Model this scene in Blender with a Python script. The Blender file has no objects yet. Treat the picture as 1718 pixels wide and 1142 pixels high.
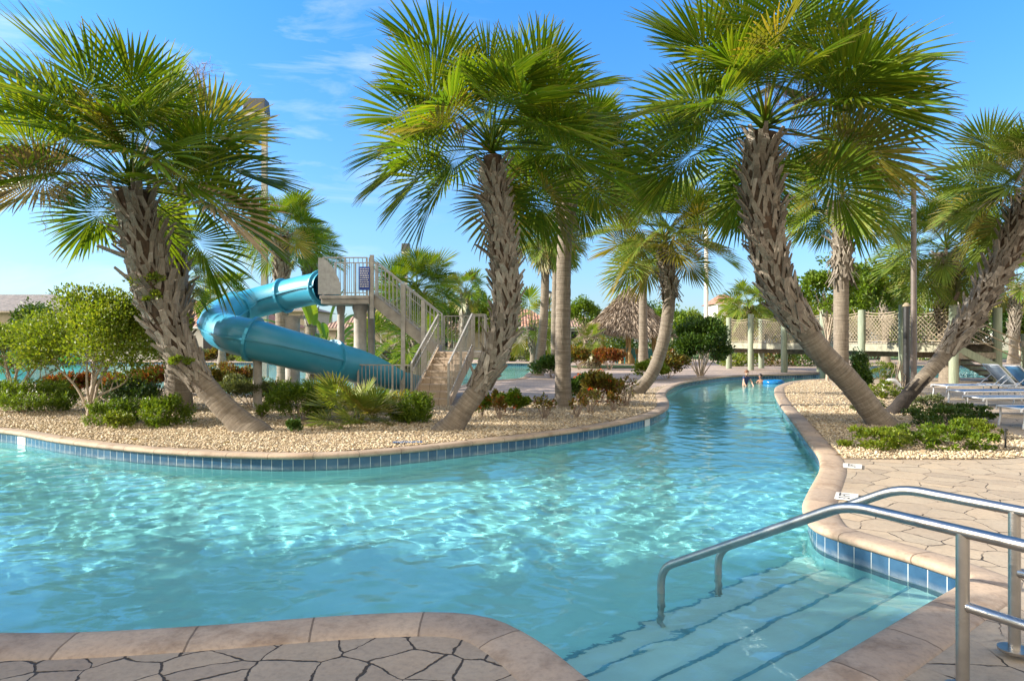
import bpy, bmesh, math, random
import numpy as np
from mathutils import Vector, Matrix, geometry as mgeo
random.seed(7); rng = np.random.default_rng(7)
SC = bpy.context.scene; COL = SC.collection
F, H, CX, CY = 1145.0, 1.6, 859.0, 571.0
R = math.radians
def G(x, y, z=0.0):                      # photo pixel -> plan point at height z
    d = F*(H-z)/(y-CY); return ((x-CX)*d/F, d)
def PX(x, y, d):                         # photo pixel at depth d -> 3D point
    return Vector(((x-CX)*d/F, d, H-(y-CY)*d/F))
SUN_AZ, SUN_EL = R(3), R(24)            # azimuth behind "straight left", elevation
SUN_DIR = Vector((-math.cos(SUN_EL)*math.cos(SUN_AZ), -math.cos(SUN_EL)*math.sin(SUN_AZ), math.sin(SUN_EL)))

# ------------------------------------------------------------------ helpers
def tag(o, label=None, cat=None, group=None, kind=None):
    if label: o['label'] = label
    if cat: o['category'] = cat
    if group: o['group'] = group
    if kind: o['kind'] = kind
    return o
def empty(name, loc=(0, 0, 0), label=None, cat=None, group=None, rz=0):
    o = bpy.data.objects.new(name, None); COL.objects.link(o)
    o.location = loc; o.rotation_euler = (0, 0, rz); o.empty_display_size = .1
    return tag(o, label, cat, group)
def link(name, me, parent=None):
    o = bpy.data.objects.new(name, me); COL.objects.link(o)
    if parent is not None: o.parent = parent
    return o
def rawmesh(name, V, Fc, mats=(), smooth=False, mi=None, uv=None):
    """V (n,3) array, Fc (m,k) array with constant k"""
    V = np.asarray(V, np.float32); Fc = np.asarray(Fc, np.int32)
    me = bpy.data.meshes.new(name); k = Fc.shape[1]; m = len(Fc)
    me.vertices.add(len(V)); me.vertices.foreach_set('co', V.ravel())
    me.loops.add(m*k); me.loops.foreach_set('vertex_index', Fc.ravel())
    me.polygons.add(m); me.polygons.foreach_set('loop_start', np.arange(0, m*k, k, dtype=np.int32))
    if smooth: me.polygons.foreach_set('use_smooth', np.ones(m, bool))
    for x in mats: me.materials.append(x)
    if mi is not None: me.polygons.foreach_set('material_index', np.asarray(mi, np.int32))
    if uv is not None:
        l = me.uv_layers.new(name='UVMap'); l.data.foreach_set('uv', np.asarray(uv, np.float32).ravel())
    me.update(calc_edges=True); me.validate(); return me
class MB:
    """collects shapes into one mesh object"""
    def __init__(s): s.v = []; s.f = []; s.m = []; s.mi = 0
    def add(s, V, Fc):
        b = len(s.v); s.v += [tuple(p) for p in V]; s.f += [tuple(i+b for i in f) for f in Fc]; s.m += [s.mi]*len(Fc); return s
    def box(s, lo, hi, M=None):
        x0, y0, z0 = lo; x1, y1, z1 = hi
        V = [Vector(p) for p in ((x0,y0,z0),(x1,y0,z0),(x1,y1,z0),(x0,y1,z0),(x0,y0,z1),(x1,y0,z1),(x1,y1,z1),(x0,y1,z1))]
        if M: V = [M@p for p in V]
        return s.add(V, [(0,3,2,1),(4,5,6,7),(0,1,5,4),(1,2,6,5),(2,3,7,6),(3,0,4,7)])
    def bar(s, a, b, w, h=None, up=(0,0,1)):
        """rectangular bar from a to b"""
        a, b = Vector(a), Vector(b); h = h or w; d = (b-a).normalized(); up = Vector(up)
        if abs(d.dot(up)) > .98: up = Vector((1, 0, 0))
        x = d.cross(up).normalized(); y = x.cross(d).normalized()
        V = [p+x*(sx*w/2)+y*(sy*h/2) for p in (a, b) for sx, sy in ((-1,-1),(1,-1),(1,1),(-1,1))]
        return s.add(V, [(0,3,2,1),(4,5,6,7),(0,1,5,4),(1,2,6,5),(2,3,7,6),(3,0,4,7)])
    def tube(s, pts, r, n=8, cap=True):
        pts = [Vector(p) for p in pts]; rr = r if hasattr(r, '__len__') else [r]*len(pts)
        V = []; Fc = []; x = None
        for i, p in enumerate(pts):
            d = (pts[min(i+1, len(pts)-1)]-pts[max(i-1, 0)]).normalized()
            if x is None:
                t = Vector((0,0,1)) if abs(d.z) < .95 else Vector((1,0,0)); x = d.cross(t).normalized()
            else: x = (x-d*x.dot(d)).normalized()
            y = d.cross(x)
            V += [p+(x*math.cos(2*math.pi*k/n)+y*math.sin(2*math.pi*k/n))*rr[i] for k in range(n)]
        for i in range(len(pts)-1):
            for k in range(n): Fc.append((i*n+k, i*n+(k+1)%n, (i+1)*n+(k+1)%n, (i+1)*n+k))
        if cap: Fc.append(tuple(range(n))[::-1]); Fc.append(tuple((len(pts)-1)*n+k for k in range(n)))
        return s.add(V, Fc)
    def prism(s, poly, z0, z1):
        n = len(poly); V = [(x,y,z0) for x,y in poly]+[(x,y,z1) for x,y in poly]
        return s.add(V, [tuple(range(n))[::-1], tuple(range(n, 2*n))]+[(i,(i+1)%n,n+(i+1)%n,n+i) for i in range(n)])
    def lathe(s, prof, n=16, c=(0,0)):
        V = [(c[0]+r*math.cos(2*math.pi*k/n), c[1]+r*math.sin(2*math.pi*k/n), z) for r, z in prof for k in range(n)]
        Fc = [(i*n+k, i*n+(k+1)%n, (i+1)*n+(k+1)%n, (i+1)*n+k) for i in range(len(prof)-1) for k in range(n)]
        return s.add(V, Fc)
    def build(s, name, mat, parent=None, smooth=False, bevel=0):
        me = bpy.data.meshes.new(name); me.from_pydata(s.v, [], s.f)
        for x in (mat if isinstance(mat, (list, tuple)) else [mat]): me.materials.append(x)
        me.polygons.foreach_set('material_index', s.m)
        if smooth: me.shade_smooth()
        me.update(); o = link(name, me, parent)
        if smooth and smooth != 'all':
            try: me.set_sharp_from_angle(angle=R(40))
            except Exception: pass
        if bevel:
            b = o.modifiers.new('bevel', 'BEVEL'); b.width = bevel; b.segments = 2; b.limit_method = 'ANGLE'
        return o
def spline(pts, step, closed=False):
    """Catmull-Rom resampled at about `step`; works for 2D or 3D tuples"""
    P = [np.array(p, float) for p in pts]; n = len(P); out = []
    for i in range(n if closed else n-1):
        p1, p2 = P[i], P[(i+1) % n]
        p0 = P[(i-1) % n] if closed or i else 2*p1-p2
        p3 = P[(i+2) % n] if closed or i < n-2 else 2*p2-p1
        # centripetal parametrisation keeps uneven points from overshooting
        t0 = 0; t1 = t0+max(np.linalg.norm(p1-p0), 1e-6)**.5; t2 = t1+max(np.linalg.norm(p2-p1), 1e-6)**.5; t3 = t2+max(np.linalg.norm(p3-p2), 1e-6)**.5
        m = max(1, int(round(np.linalg.norm(p2-p1)/step)))
        for k in range(m):
            t = t1+(t2-t1)*k/m
            A1 = (t1-t)/(t1-t0)*p0+(t-t0)/(t1-t0)*p1; A2 = (t2-t)/(t2-t1)*p1+(t-t1)/(t2-t1)*p2; A3 = (t3-t)/(t3-t2)*p2+(t-t2)/(t3-t2)*p3
            B1 = (t2-t)/(t2-t0)*A1+(t-t0)/(t2-t0)*A2; B2 = (t3-t)/(t3-t1)*A2+(t-t1)/(t3-t1)*A3
            out.append((t2-t)/(t2-t1)*B1+(t-t1)/(t2-t1)*B2)
    if not closed: out.append(P[-1])
    return np.array(out)
def inside(pts, poly):
    """vectorised point in polygon"""
    pts = np.asarray(pts, float); poly = np.asarray(poly, float); x, y = pts[:, 0], pts[:, 1]; r = np.zeros(len(pts), bool)
    for (x0, y0), (x1, y1) in zip(poly, np.roll(poly, -1, 0)):
        if y0 == y1: continue
        c = ((y0 > y) != (y1 > y)) & (x < (x1-x0)*(y-y0)/(y1-y0)+x0); r ^= c
    return r
def offset(poly, d):
    """offset a closed polyline along its outward normals (ccw polygon: d > 0 grows)"""
    P = np.asarray(poly); t = np.roll(P, -1, 0)-np.roll(P, 1, 0); t /= np.linalg.norm(t, axis=1)[:, None]+1e-9
    return P+np.stack([t[:, 1], -t[:, 0]], 1)*d
def area(p): p = np.asarray(p); q = np.roll(p, -1, 0); return .5*np.sum(p[:, 0]*q[:, 1]-q[:, 0]*p[:, 1])
def sheet(name, poly, holes, z, mat, parent=None):
    """flat sheet = polygon minus holes"""
    vs, es = [], []
    for ring in [poly]+list(holes):
        b = len(vs); n = len(ring); vs += [Vector((float(a), float(c))) for a, c in ring]; es += [(b+i, b+(i+1) % n) for i in range(n)]
    v, e, f, *_ = mgeo.delaunay_2d_cdt(vs, es, [], 0, 1e-5)
    v = np.array([(p.x, p.y) for p in v]); f = np.array([t for t in f if len(t) == 3])
    c = v[f].mean(1); k = inside(c, poly)
    for h in holes: k &= ~inside(c, h)
    f = f[k]; a = v[f]
    cr = (a[:,1,0]-a[:,0,0])*(a[:,2,1]-a[:,0,1])-(a[:,1,1]-a[:,0,1])*(a[:,2,0]-a[:,0,0])
    f[cr < 0] = f[cr < 0][:, ::-1]
    me = rawmesh(name, np.c_[v, np.full(len(v), z)], f, [mat]); return link(name, me, parent)

# ------------------------------------------------------------------ materials
class NT:
    def __init__(s, name):
        s.mat = bpy.data.materials.new(name); s.mat.use_nodes = True; s.t = s.mat.node_tree; s.t.nodes.clear()
        s.out = s.n('OutputMaterial')
    def n(s, typ, **kw):
        o = s.t.nodes.new('ShaderNode'+typ)
        for k, v in kw.items():
            if k in o.inputs.keys() or isinstance(k, int): s.set(o, k, v)
            else: setattr(o, k, v)
        return o
    def set(s, node, key, v):
        i = node.inputs[key]
        if isinstance(v, bpy.types.NodeSocket): s.t.links.new(v, i)
        elif isinstance(v, bpy.types.Node): s.t.links.new(v.outputs[0], i)
        else:
            if hasattr(i.default_value, '__len__') and hasattr(v, '__len__') and len(i.default_value) == 4 and len(v) == 3: v = (*v, 1)
            i.default_value = v
    def noise(s, vec, scale, detail=4, rough=.55, **kw):
        o = s.n('TexNoise', Scale=scale, Detail=detail, Roughness=rough, **kw)
        if vec is not None: s.set(o, 'Vector', vec)
        return o.outputs['Fac']
    def ramp(s, fac, stops):
        o = s.n('ValToRGB'); cr = o.color_ramp
        while len(cr.elements) < len(stops): cr.elements.new(.5)
        for e, (p, c) in zip(cr.elements, stops): e.position = p; e.color = (*c, 1) if len(c) == 3 else c
        s.set(o, 'Fac', fac); return o.outputs['Color']
    def mix(s, fac, a, b, mode='MIX'):
        o = s.n('Mix', data_type='RGBA', blend_type=mode)
        for k, v in ((0, fac), (6, a), (7, b)): s.set(o, k, v)
        return o.outputs[2]
    def math(s, op, a, b=0.0, c=0.0, clamp=False):
        o = s.n('Math', operation=op, use_clamp=clamp); s.set(o, 0, a); s.set(o, 1, b); s.set(o, 2, c); return o.outputs[0]
    def map(s, vec, scale=(1,1,1), rot=(0,0,0), loc=(0,0,0)):
        o = s.n('Mapping'); s.set(o, 'Vector', vec); o.inputs['Scale'].default_value = scale; o.inputs['Rotation'].default_value = rot; o.inputs['Location'].default_value = loc
        return o.outputs[0]
    def bump(s, h, dist, strength=1.0):
        o = s.n('Bump', Strength=strength, Distance=dist); s.set(o, 'Height', h); return o.outputs[0]
    def pos(s): return s.n('NewGeometry').outputs['Position']
    def obj(s): return s.n('TexCoord').outputs['Object']
    def uv(s): return s.n('TexCoord').outputs['UV']
    def pbsdf(s, **kw):
        o = s.n('BsdfPrincipled')
        for k, v in kw.items(): s.set(o, k.replace('_', ' '), v)
        s.t.links.new(o.outputs[0], s.out.inputs['Surface']); return s.mat
def simple(name, col, rough=.6, metal=0.0, vary=.12, scale=6.0, bump=0.0, bscale=40.0):
    """one-colour stuff with slight wear"""
    m = NT(name); p = m.obj(); nz = m.noise(p, scale, 5, .6)
    lo = tuple(max(0, c*(1-vary)) for c in col); hi = tuple(min(1, c*(1+vary)) for c in col)
    c = m.ramp(nz, [(.3, lo), (.7, hi)]); kw = {}
    if bump: kw['Normal'] = m.bump(m.noise(p, bscale, 4), bump)
    rr = m.math('ADD', m.math('MULTIPLY', m.noise(p, scale*3, 3), .2), rough-.1)
    return m.pbsdf(Base_Color=c, Roughness=rr, Metallic=metal, **kw)
# ------------------------------------------------------------------ camera, sun, sky
cam = bpy.data.cameras.new('camera'); co = bpy.data.objects.new('camera', cam); COL.objects.link(co)
co.location = (0, 0, H); co.rotation_euler = (R(90), 0, 0); cam.lens = 23.99; cam.sensor_width = 36; cam.clip_end = 3000; cam.clip_start = .05
SC.camera = co
sl = bpy.data.lights.new('sun', 'SUN'); so = bpy.data.objects.new('sun', sl); COL.objects.link(so)
sl.energy = 5.0; sl.angle = R(.55); sl.color = (1.0, .925, .81); so.rotation_euler = SUN_DIR.to_track_quat('Z', 'Y').to_euler()
sl.cycles.is_caustics_light = True
W = bpy.data.worlds.new('World'); SC.world = W; W.use_nodes = True
def world():
    t = W.node_tree; t.nodes.clear(); n = lambda k: t.nodes.new('ShaderNode'+k); L = t.links.new
    sky = n('TexSky'); sky.sky_type = 'NISHITA'; sky.sun_disc = False; sky.sun_elevation = SUN_EL
    sky.sun_rotation = math.atan2(SUN_DIR.x, SUN_DIR.y); sky.air_density = 1.0; sky.dust_density = .6; sky.ozone_density = 2.2
    tc = n('TexCoord'); mp = n('Mapping'); mp.inputs['Scale'].default_value = (2.2, 2.2, 9); mp.inputs['Rotation'].default_value = (0, R(24), R(20)); L(tc.outputs['Generated'], mp.inputs[0])
    n1 = n('TexNoise'); n1.inputs['Scale'].default_value = 2.1; n1.inputs['Detail'].default_value = 9; n1.inputs['Roughness'].default_value = .6; n1.inputs['Distortion'].default_value = .5; L(mp.outputs[0], n1.inputs['Vector'])
    cr = n('ValToRGB'); cr.color_ramp.elements[0].position = .50; cr.color_ramp.elements[0].color = (0,0,0,1); cr.color_ramp.elements[1].position = .82; cr.color_ramp.elements[1].color = (.55,.55,.55,1); L(n1.outputs['Fac'], cr.inputs[0])
    # cirrus sits in the upper left part of the sky
    nd = n('VectorMath'); nd.operation = 'DOT_PRODUCT'; L(tc.outputs['Generated'], nd.inputs[0]); nd.inputs[1].default_value = Vector((-.42, .82, .38)).normalized()
    mr = n('MapRange'); mr.inputs[1].default_value = .90; mr.inputs[2].default_value = .995; L(nd.outputs['Value'], mr.inputs[0])
    mu = n('Math'); mu.operation = 'MULTIPLY'; L(cr.outputs[0], mu.inputs[0]); L(mr.outputs[0], mu.inputs[1])
    sp = n('SeparateXYZ'); L(tc.outputs['Generated'], sp.inputs[0]); hz = n('ValToRGB'); L(sp.outputs[2], hz.inputs[0]); e = hz.color_ramp.elements
    e[0].position = 0.0; e[0].color = (.40,.46,.62,1); e[1].position = .55; e[1].color = (.58,.88,1.15,1); q = e.new(.16); q.color = (.56,.68,.82,1)
    mm = n('Mix'); mm.data_type = 'RGBA'; mm.blend_type = 'MULTIPLY'; mm.inputs[0].default_value = 1; L(sky.outputs[0], mm.inputs[6]); L(hz.outputs[0], mm.inputs[7])
    hs = n('HueSaturation'); hs.inputs['Saturation'].default_value = 1.12; hs.inputs['Value'].default_value = 1.0; L(mm.outputs[2], hs.inputs['Color'])
    # warm pale patches added to the unseen rear sky to brighten the shade
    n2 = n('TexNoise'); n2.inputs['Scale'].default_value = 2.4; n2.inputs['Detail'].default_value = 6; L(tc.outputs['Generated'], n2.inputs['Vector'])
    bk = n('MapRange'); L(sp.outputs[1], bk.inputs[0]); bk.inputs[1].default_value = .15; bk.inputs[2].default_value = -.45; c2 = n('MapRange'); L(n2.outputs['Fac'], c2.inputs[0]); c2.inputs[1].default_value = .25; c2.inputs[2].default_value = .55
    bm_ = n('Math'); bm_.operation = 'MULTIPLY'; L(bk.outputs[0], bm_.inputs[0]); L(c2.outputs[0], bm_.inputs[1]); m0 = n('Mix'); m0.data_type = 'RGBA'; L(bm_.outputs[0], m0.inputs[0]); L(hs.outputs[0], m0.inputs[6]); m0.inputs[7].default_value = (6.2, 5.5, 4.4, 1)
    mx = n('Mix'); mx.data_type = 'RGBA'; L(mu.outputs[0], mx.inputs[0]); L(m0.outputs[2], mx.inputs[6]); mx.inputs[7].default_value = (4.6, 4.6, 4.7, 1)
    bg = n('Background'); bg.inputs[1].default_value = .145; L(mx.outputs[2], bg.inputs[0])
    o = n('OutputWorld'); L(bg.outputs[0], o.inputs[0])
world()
SC.view_settings.view_transform = 'Standard'; SC.view_settings.look = 'None'; SC.view_settings.exposure = 1.2
SC.cycles.use_denoising = True
try: SC.cycles.denoiser = 'OPENIMAGEDENOISE'
except Exception: pass
SC.cycles.max_bounces = 8; SC.cycles.diffuse_bounces = 3; SC.cycles.glossy_bounces = 3; SC.cycles.transmission_bounces = 6; SC.cycles.transparent_max_bounces = 12
SC.cycles.caustics_refractive = True; SC.cycles.caustics_reflective = False; SC.cycles.sample_clamp_indirect = 6

# ------------------------------------------------------------------ pool outlines
WZ = -.20; FZ = -1.12                     # water level, pool floor
near_pts = [(-24, 3.0), (-12, 3.5), (-6, 3.75), G(0,1064), G(134,1063), G(357,1051), G(559,1036), G(676,1030), G(760,1030), G(827,1040), G(894,1072), (.353,3.21)]
right_pts = [G(1600,957), G(1550,940), G(1500,925), G(1450,910), G(1400,895), G(1368,882), G(1353,862), G(1350,845), G(1358,825), G(1370,803), G(1378,785), G(1375,765), G(1355,738), G(1330,705), G(1308,676), G(1300,657), G(1306,647), G(1340,638.5), (13.6,28.6), (18,29), (24,29), (36,30)]
far_pts = [(36,45), (27,44.5), (22,43), G(1460,616), G(1420,622), G(1380,626), G(1320,628), G(1250,629.5), G(1200,633.5), G(1150,641), G(1125,651), G(1116,661), G(1121,673), G(1119,684), G(1100,694.5), G(1060,705), G(1000,716), G(900,730), G(800,741), G(700,752), G(600,760.5), G(500,764), G(400,762.5), G(300,758), G(200,750), G(100,738), G(0,722), (-13.5,13.6), (-24,14.6)]
ed = np.array((.782, .623)); en = np.array((-.623, .782))          # entry edge direction, direction into the water
corner_a = (.65, 2.65); corner_b = (3.125, 4.61)
a_ = spline(near_pts+[corner_a], .12); r_ = spline([corner_b]+right_pts, .12); f_ = spline(far_pts, .12)
POOL = np.vstack([a_[:-1], np.linspace(corner_a, corner_b, 26)[:-1], r_, f_])
back_pts = [(-2.7,19.9), (-2.3,21.5), (-1.9,24), (-1.2,26.6), G(820,638.5), G(867,635), G(886,625.5), G(904,620), (2.1,45), (1.7,48.2), (-1,48.6), (-8,49.5), (-20,50.5), (-46,51), (-46,27), (-20,25.6), (-13,23.4), (-8.5,20.6), (-5.5,19.3), (-3.8,19.1)]
BACK = spline(back_pts, .3, True)
for n_ in ('POOL', 'BACK'):
    if area(globals()[n_]) < 0: globals()[n_] = globals()[n_][::-1].copy()

def mat_tile(name='blue_tile'):
    m = NT(name); uv = m.uv()
    b = m.n('TexBrick', offset=0.0, offset_frequency=1, squash=1.0); m.set(b, 'Vector', uv)
    for k, v in (('Scale', 1.0), ('Mortar Size', .004), ('Mortar Smooth', .1), ('Bias', 0.0), ('Brick Width', .152), ('Row Height', .152)): b.inputs[k].default_value = v
    m.set(b, 'Color1', (.020, .062, .125)); m.set(b, 'Color2', (.038, .10, .18)); m.set(b, 'Mortar', (.42, .47, .47))
    nz = m.noise(m.pos(), 9, 4); c = m.mix(.5, b.outputs['Color'], m.mix(1, b.outputs['Color'], m.ramp(nz, [(.25, (.55,.6,.65)), (.75, (1.5,1.4,1.3))]), 'MULTIPLY'))
    zz = m.n('MapRange'); m.set(zz, 'Value', m.n('SeparateXYZ', Vector=m.pos()).outputs[2]); zz.inputs['From Min'].default_value = -.145; zz.inputs['From Max'].default_value = -.19
    c = m.mix(m.math('MULTIPLY', zz.outputs[0], m.ramp(m.noise(m.pos(), 6, 5, .7), [(.35, (.05,.05,.05)), (.65, (.45,.45,.45))])), c, (.34,.37,.36))
    return m.pbsdf(Base_Color=c, Roughness=m.math('ADD', m.math('MULTIPLY', b.outputs['Fac'], .4), .18), Normal=m.bump(m.math('SUBTRACT', 1, b.outputs['Fac']), .003))
def mat_plaster():
    m = NT('pool_plaster'); p = m.pos()
    c = m.ramp(m.noise(p, 1.3, 5, .6), [(.3, (.42,.76,.745)), (.7, (.50,.83,.81))])
    c = m.mix(m.math('MULTIPLY', m.noise(p, 14, 4), .25), c, (.34,.64,.66))
    return m.pbsdf(Base_Color=c, Roughness=.75)
def stone_cols(m, p, base, vary=1.0):
    """mottled tan stone"""
    c = m.ramp(m.noise(p, 1.1, 6, .62), [(.28, tuple(x*.80 for x in base)), (.5, base), (.74, tuple(min(1, x*1.16) for x in base))])
    c = m.mix(m.math('MULTIPLY', m.noise(m.map(p, (1,1,1), (0,0,.4), (4,2,0)), 3.3, 5), .55), c, (base[0]*1.05, base[1]*.86, base[2]*.74))
    fine = m.noise(p, 34, 6, .7)
    return m.mix(.55, c, m.ramp(fine, [(.3, (.62,.62,.62)), (.5, (1,1,1)), (.72, (1.22,1.2,1.16))]), 'MULTIPLY'), fine
def mat_coping():
    m = NT('coping_stone'); uv = m.uv(); p = m.pos(); c, fine = stone_cols(m, p, (.39,.315,.235))
    b = m.n('TexBrick', offset=0.0, offset_frequency=1); m.set(b, 'Vector', uv)
    for k, v in (('Scale', 1.0), ('Mortar Size', .006), ('Mortar Smooth', .3), ('Brick Width', .62), ('Row Height', 9.0)): b.inputs[k].default_value = v
    m.set(b, 'Color1', (.84,.84,.86)); m.set(b, 'Color2', (1.12,1.08,1.04)); m.set(b, 'Mortar', (.5,.47,.44))
    c = m.mix(1, c, b.outputs['Color'], 'MULTIPLY')
    c = m.mix(.8, c, m.ramp(m.noise(p, 2.6, 7, .7), [(.36, (.62,.56,.50)), (.5, (1,1,1)), (.7, (1.08,1.06,1.02))]), 'MULTIPLY')
    h = m.math('ADD', m.math('MULTIPLY', fine, .25), m.math('MULTIPLY', b.outputs['Fac'], -.8))
    return m.pbsdf(Base_Color=c, Roughness=.82, Normal=m.bump(m.math('ADD', h, m.noise(p, 5, 4)), .008))
def mat_flag(name, scale=2.6, gap=.022, base=(.45,.345,.245), gapcol=(.05,.036,.024), broken=False):
    """irregular stamped flagstones with dark open joints"""
    m = NT(name); p = m.pos()
    wv = m.n('TexNoise', Scale=2.2, Detail=5.0, Roughness=.6); m.set(wv, 'Vector', p)
    off = m.n('VectorMath', operation='SCALE'); m.set(off, 0, m.n('VectorMath', operation='SUBTRACT', **{}).outputs[0])
    sub = off.inputs[0].links[0].from_node; m.set(sub, 0, wv.outputs['Color']); sub.inputs[1].default_value = (.5,.5,.5); off.inputs['Scale'].default_value = .16
    ad = m.n('VectorMath', operation='ADD'); m.set(ad, 0, p); m.set(ad, 1, off.outputs[0])
    q = m.map(ad.outputs[0], (1,1,0))
    v = m.n('TexVoronoi', feature='DISTANCE_TO_EDGE', voronoi_dimensions='2D', Scale=scale, Randomness=.95); m.set(v, 'Vector', q)
    v2 = m.n('TexVoronoi', feature='F1', voronoi_dimensions='2D', Scale=scale, Randomness=.95); m.set(v2, 'Vector', q)
    w = m.math('MULTIPLY', m.ramp(m.noise(p, 4.5, 3), [(.32, (.12,.12,.12)), (.70, (1,1,1))]), gap*1.9)          # joint width changes along its run
    e = m.n('MapRange', interpolation_type='SMOOTHSTEP'); m.set(e, 'Value', v.outputs['Distance']); m.set(e, 'From Min', m.math('MULTIPLY', w, .45)); m.set(e, 'From Max', m.math('ADD', w, .004))
    ev = e.outputs[0]
    if broken: ev = m.math('MAXIMUM', ev, m.ramp(m.noise(p, 2.6, 3), [(.50, (0,0,0)), (.60, (.9,.9,.9))]))
    c, fine = stone_cols(m, p, base)
    cell = m.n('SeparateColor', Color=v2.outputs['Color']).outputs[0]
    c = m.mix(.8, c, m.ramp(cell, [(0, (.80,.79,.80)), (.4, (1.0,.98,.96)), (.7, (.93,.94,.95)), (1, (1.14,1.08,1.0))]), 'MULTIPLY')
    c = m.mix(ev, gapcol, c)
    h = m.math('ADD', m.math('MULTIPLY', ev, 1.0), m.math('ADD', m.math('MULTIPLY', fine, .18), m.math('MULTIPLY', m.noise(p, 7, 5), .35)))
    return m.pbsdf(Base_Color=c, Roughness=.84, Normal=m.bump(h, .014))
def mat_water(name, bumpd=.004):
    m = NT(name); p = m.pos(); fine = m.noise(m.map(p, (1.0,1.5,1)), 7, 3, .5)
    b = m.bump(fine, bumpd)
    g = m.n('BsdfGlass', IOR=1.333, Roughness=0.0); m.set(g, 'Color', (.75,.975,.985)); m.set(g, 'Normal', b)
    m.t.links.new(g.outputs[0], m.out.inputs['Surface'])
    return m.mat
def mat_paver(name, base):
    m = NT(name); p = m.pos(); c, fine = stone_cols(m, p, base)
    b = m.n('TexBrick'); m.set(b, 'Vector', m.map(p, (1,1,1), (0,0,.35)))
    for k, v in (('Scale', 1.0), ('Mortar Size', .006), ('Brick Width', .4), ('Row Height', .2)): b.inputs[k].default_value = v
    m.set(b, 'Color1', (.8,.8,.82)); m.set(b, 'Color2', (1.12,1.08,1.04)); m.set(b, 'Mortar', (.4,.38,.36))
    c = m.mix(1, c, b.outputs['Color'], 'MULTIPLY'); return m.pbsdf(Base_Color=c, Roughness=.85, Normal=m.bump(fine, .004))
M_tile, M_plaster, M_coping = mat_tile(), mat_plaster(), mat_coping()
M_flag = mat_flag('flagstone', 4.0, .025, (.36,.295,.215)); M_flagr = mat_flag('flagstone_fine', 2.9, .015, (.38,.32,.235), broken=True); M_water = mat_water('pool_water'); M_paver = mat_paver('tan_paver', (.40,.33,.27))

def strip(name, rows, mat, vcoord, closed=True, parent=None, smooth=True):
    """rows: list of (n,3) rings joined into quads, u = arc length, v = vcoord"""
    rows = [np.asarray(r) for r in rows]; n = len(rows[0]); V = np.vstack(rows); s = np.r_[0, np.cumsum(np.linalg.norm(np.diff(np.vstack([rows[0], rows[0][:1]]), axis=0), axis=1))]
    Fc = []; UV = []
    for i in range(len(rows)-1):
        for k in range(n if closed else n-1):
            k2 = (k+1) % n; Fc.append((i*n+k, i*n+k2, (i+1)*n+k2, (i+1)*n+k)); UV += [(s[k], vcoord[i]), (s[k+1], vcoord[i]), (s[k+1], vcoord[i+1]), (s[k], vcoord[i+1])]
    return link(name, rawmesh(name, V, Fc, [mat], smooth, None, UV), parent)
def ring(poly, d, z): q = offset(poly, d); return np.c_[q, np.full(len(q), z)]
def basin(poly, prefix, tz=-.21-.152*.35):
    top = -.055
    w = strip(prefix+'tile_band', [ring(poly, .03, top-.152*1.75), ring(poly, .03, top)], M_tile, [-.152*1.75, 0]); tag(w, kind='structure')
    w2 = strip(prefix+'pool_wall', [ring(poly, .034, FZ-.02), ring(poly, .034, top-.152*1.75+.002)], M_plaster, [0, 1]); tag(w2, kind='structure')
    prof = [(.034,-.06), (.004,-.056), (-.016,-.04), (-.022,-.02), (-.014,.0), (.008,.014), (.05,.02), (.20,.014), (.270,-.003), (.283,-.012), (.287,-.02)]
    cp = strip(prefix+'coping', [ring(poly, d, z) for d, z in prof], M_coping, [i*.03 for i in range(len(prof))]); tag(cp, kind='structure')
    fl = sheet(prefix+'pool_floor', offset(poly, .05), [], FZ, M_plaster); tag(fl, kind='structure')
    for o in (w, w2, fl): o.cycles.is_caustics_receiver = True
basin(POOL, ''); basin(BACK, 'back_')

# ------------------------------------------------------------------ water
def waves():
    r = np.random.default_rng(3); L = []
    for i in range(58):
        lam = .15*(1.15/.15)**(r.random()**1.15); k = 2*math.pi/lam; th = r.normal(R(62), R(48)) if i % 3 else r.random()*2*math.pi
        L.append((k*math.cos(th), k*math.sin(th), r.random()*6.28, .0125/k*(.55+.9*r.random())*(1.1 if lam < .45 else .75)))
    return L
WV = waves()
def water(name, poly, boxes, amp=1.0):
    Vs = []; Fs = []; b = 0
    for x0, x1, y0, y1, st in boxes:
        xs = np.linspace(x0, x1, int((x1-x0)/st)+1); ys = np.linspace(y0, y1, int((y1-y0)/st)+1)
        X, Y = np.meshgrid(xs, ys); P = np.c_[X.ravel(), Y.ravel()]; Zv = np.zeros(len(P))
        wx = P[:,0]+.12*np.sin(P[:,1]*1.1)+.09*np.sin(P[:,1]*2.3+1); wy = P[:,1]+.12*np.sin(P[:,0]*.9+2)+.08*np.sin(P[:,0]*2.1)
        mod = .75+.35*np.sin(P[:,0]*.55+P[:,1]*.31+.7)*np.sin(P[:,1]*.42-P[:,0]*.2)
        for kx, ky, ph, a in WV:
            if 2*math.pi/math.hypot(kx, ky) < 3.2*st: continue
            Zv += a*np.sin(kx*wx+ky*wy+ph)
        Zv = WZ+Zv*mod*amp
        nx = len(xs); i = np.arange(len(ys)-1)[:, None]*nx+np.arange(nx-1)[None]; i = i.ravel()
        f = np.c_[i, i+1, i+nx+1, i+nx]
        c = P[f].mean(1); keep = inside(c, offset(poly, .12)); f = f[keep]
        used, inv = np.unique(f, return_inverse=True); Vs.append(np.c_[P[used], Zv[used]]); Fs.append(inv.reshape(-1, 4)+b); b += len(used)
    o = link(name, rawmesh(name, np.vstack(Vs), np.vstack(Fs), [M_water], True)); o.cycles.is_caustics_caster = True
    return tag(o, kind='structure')
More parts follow.
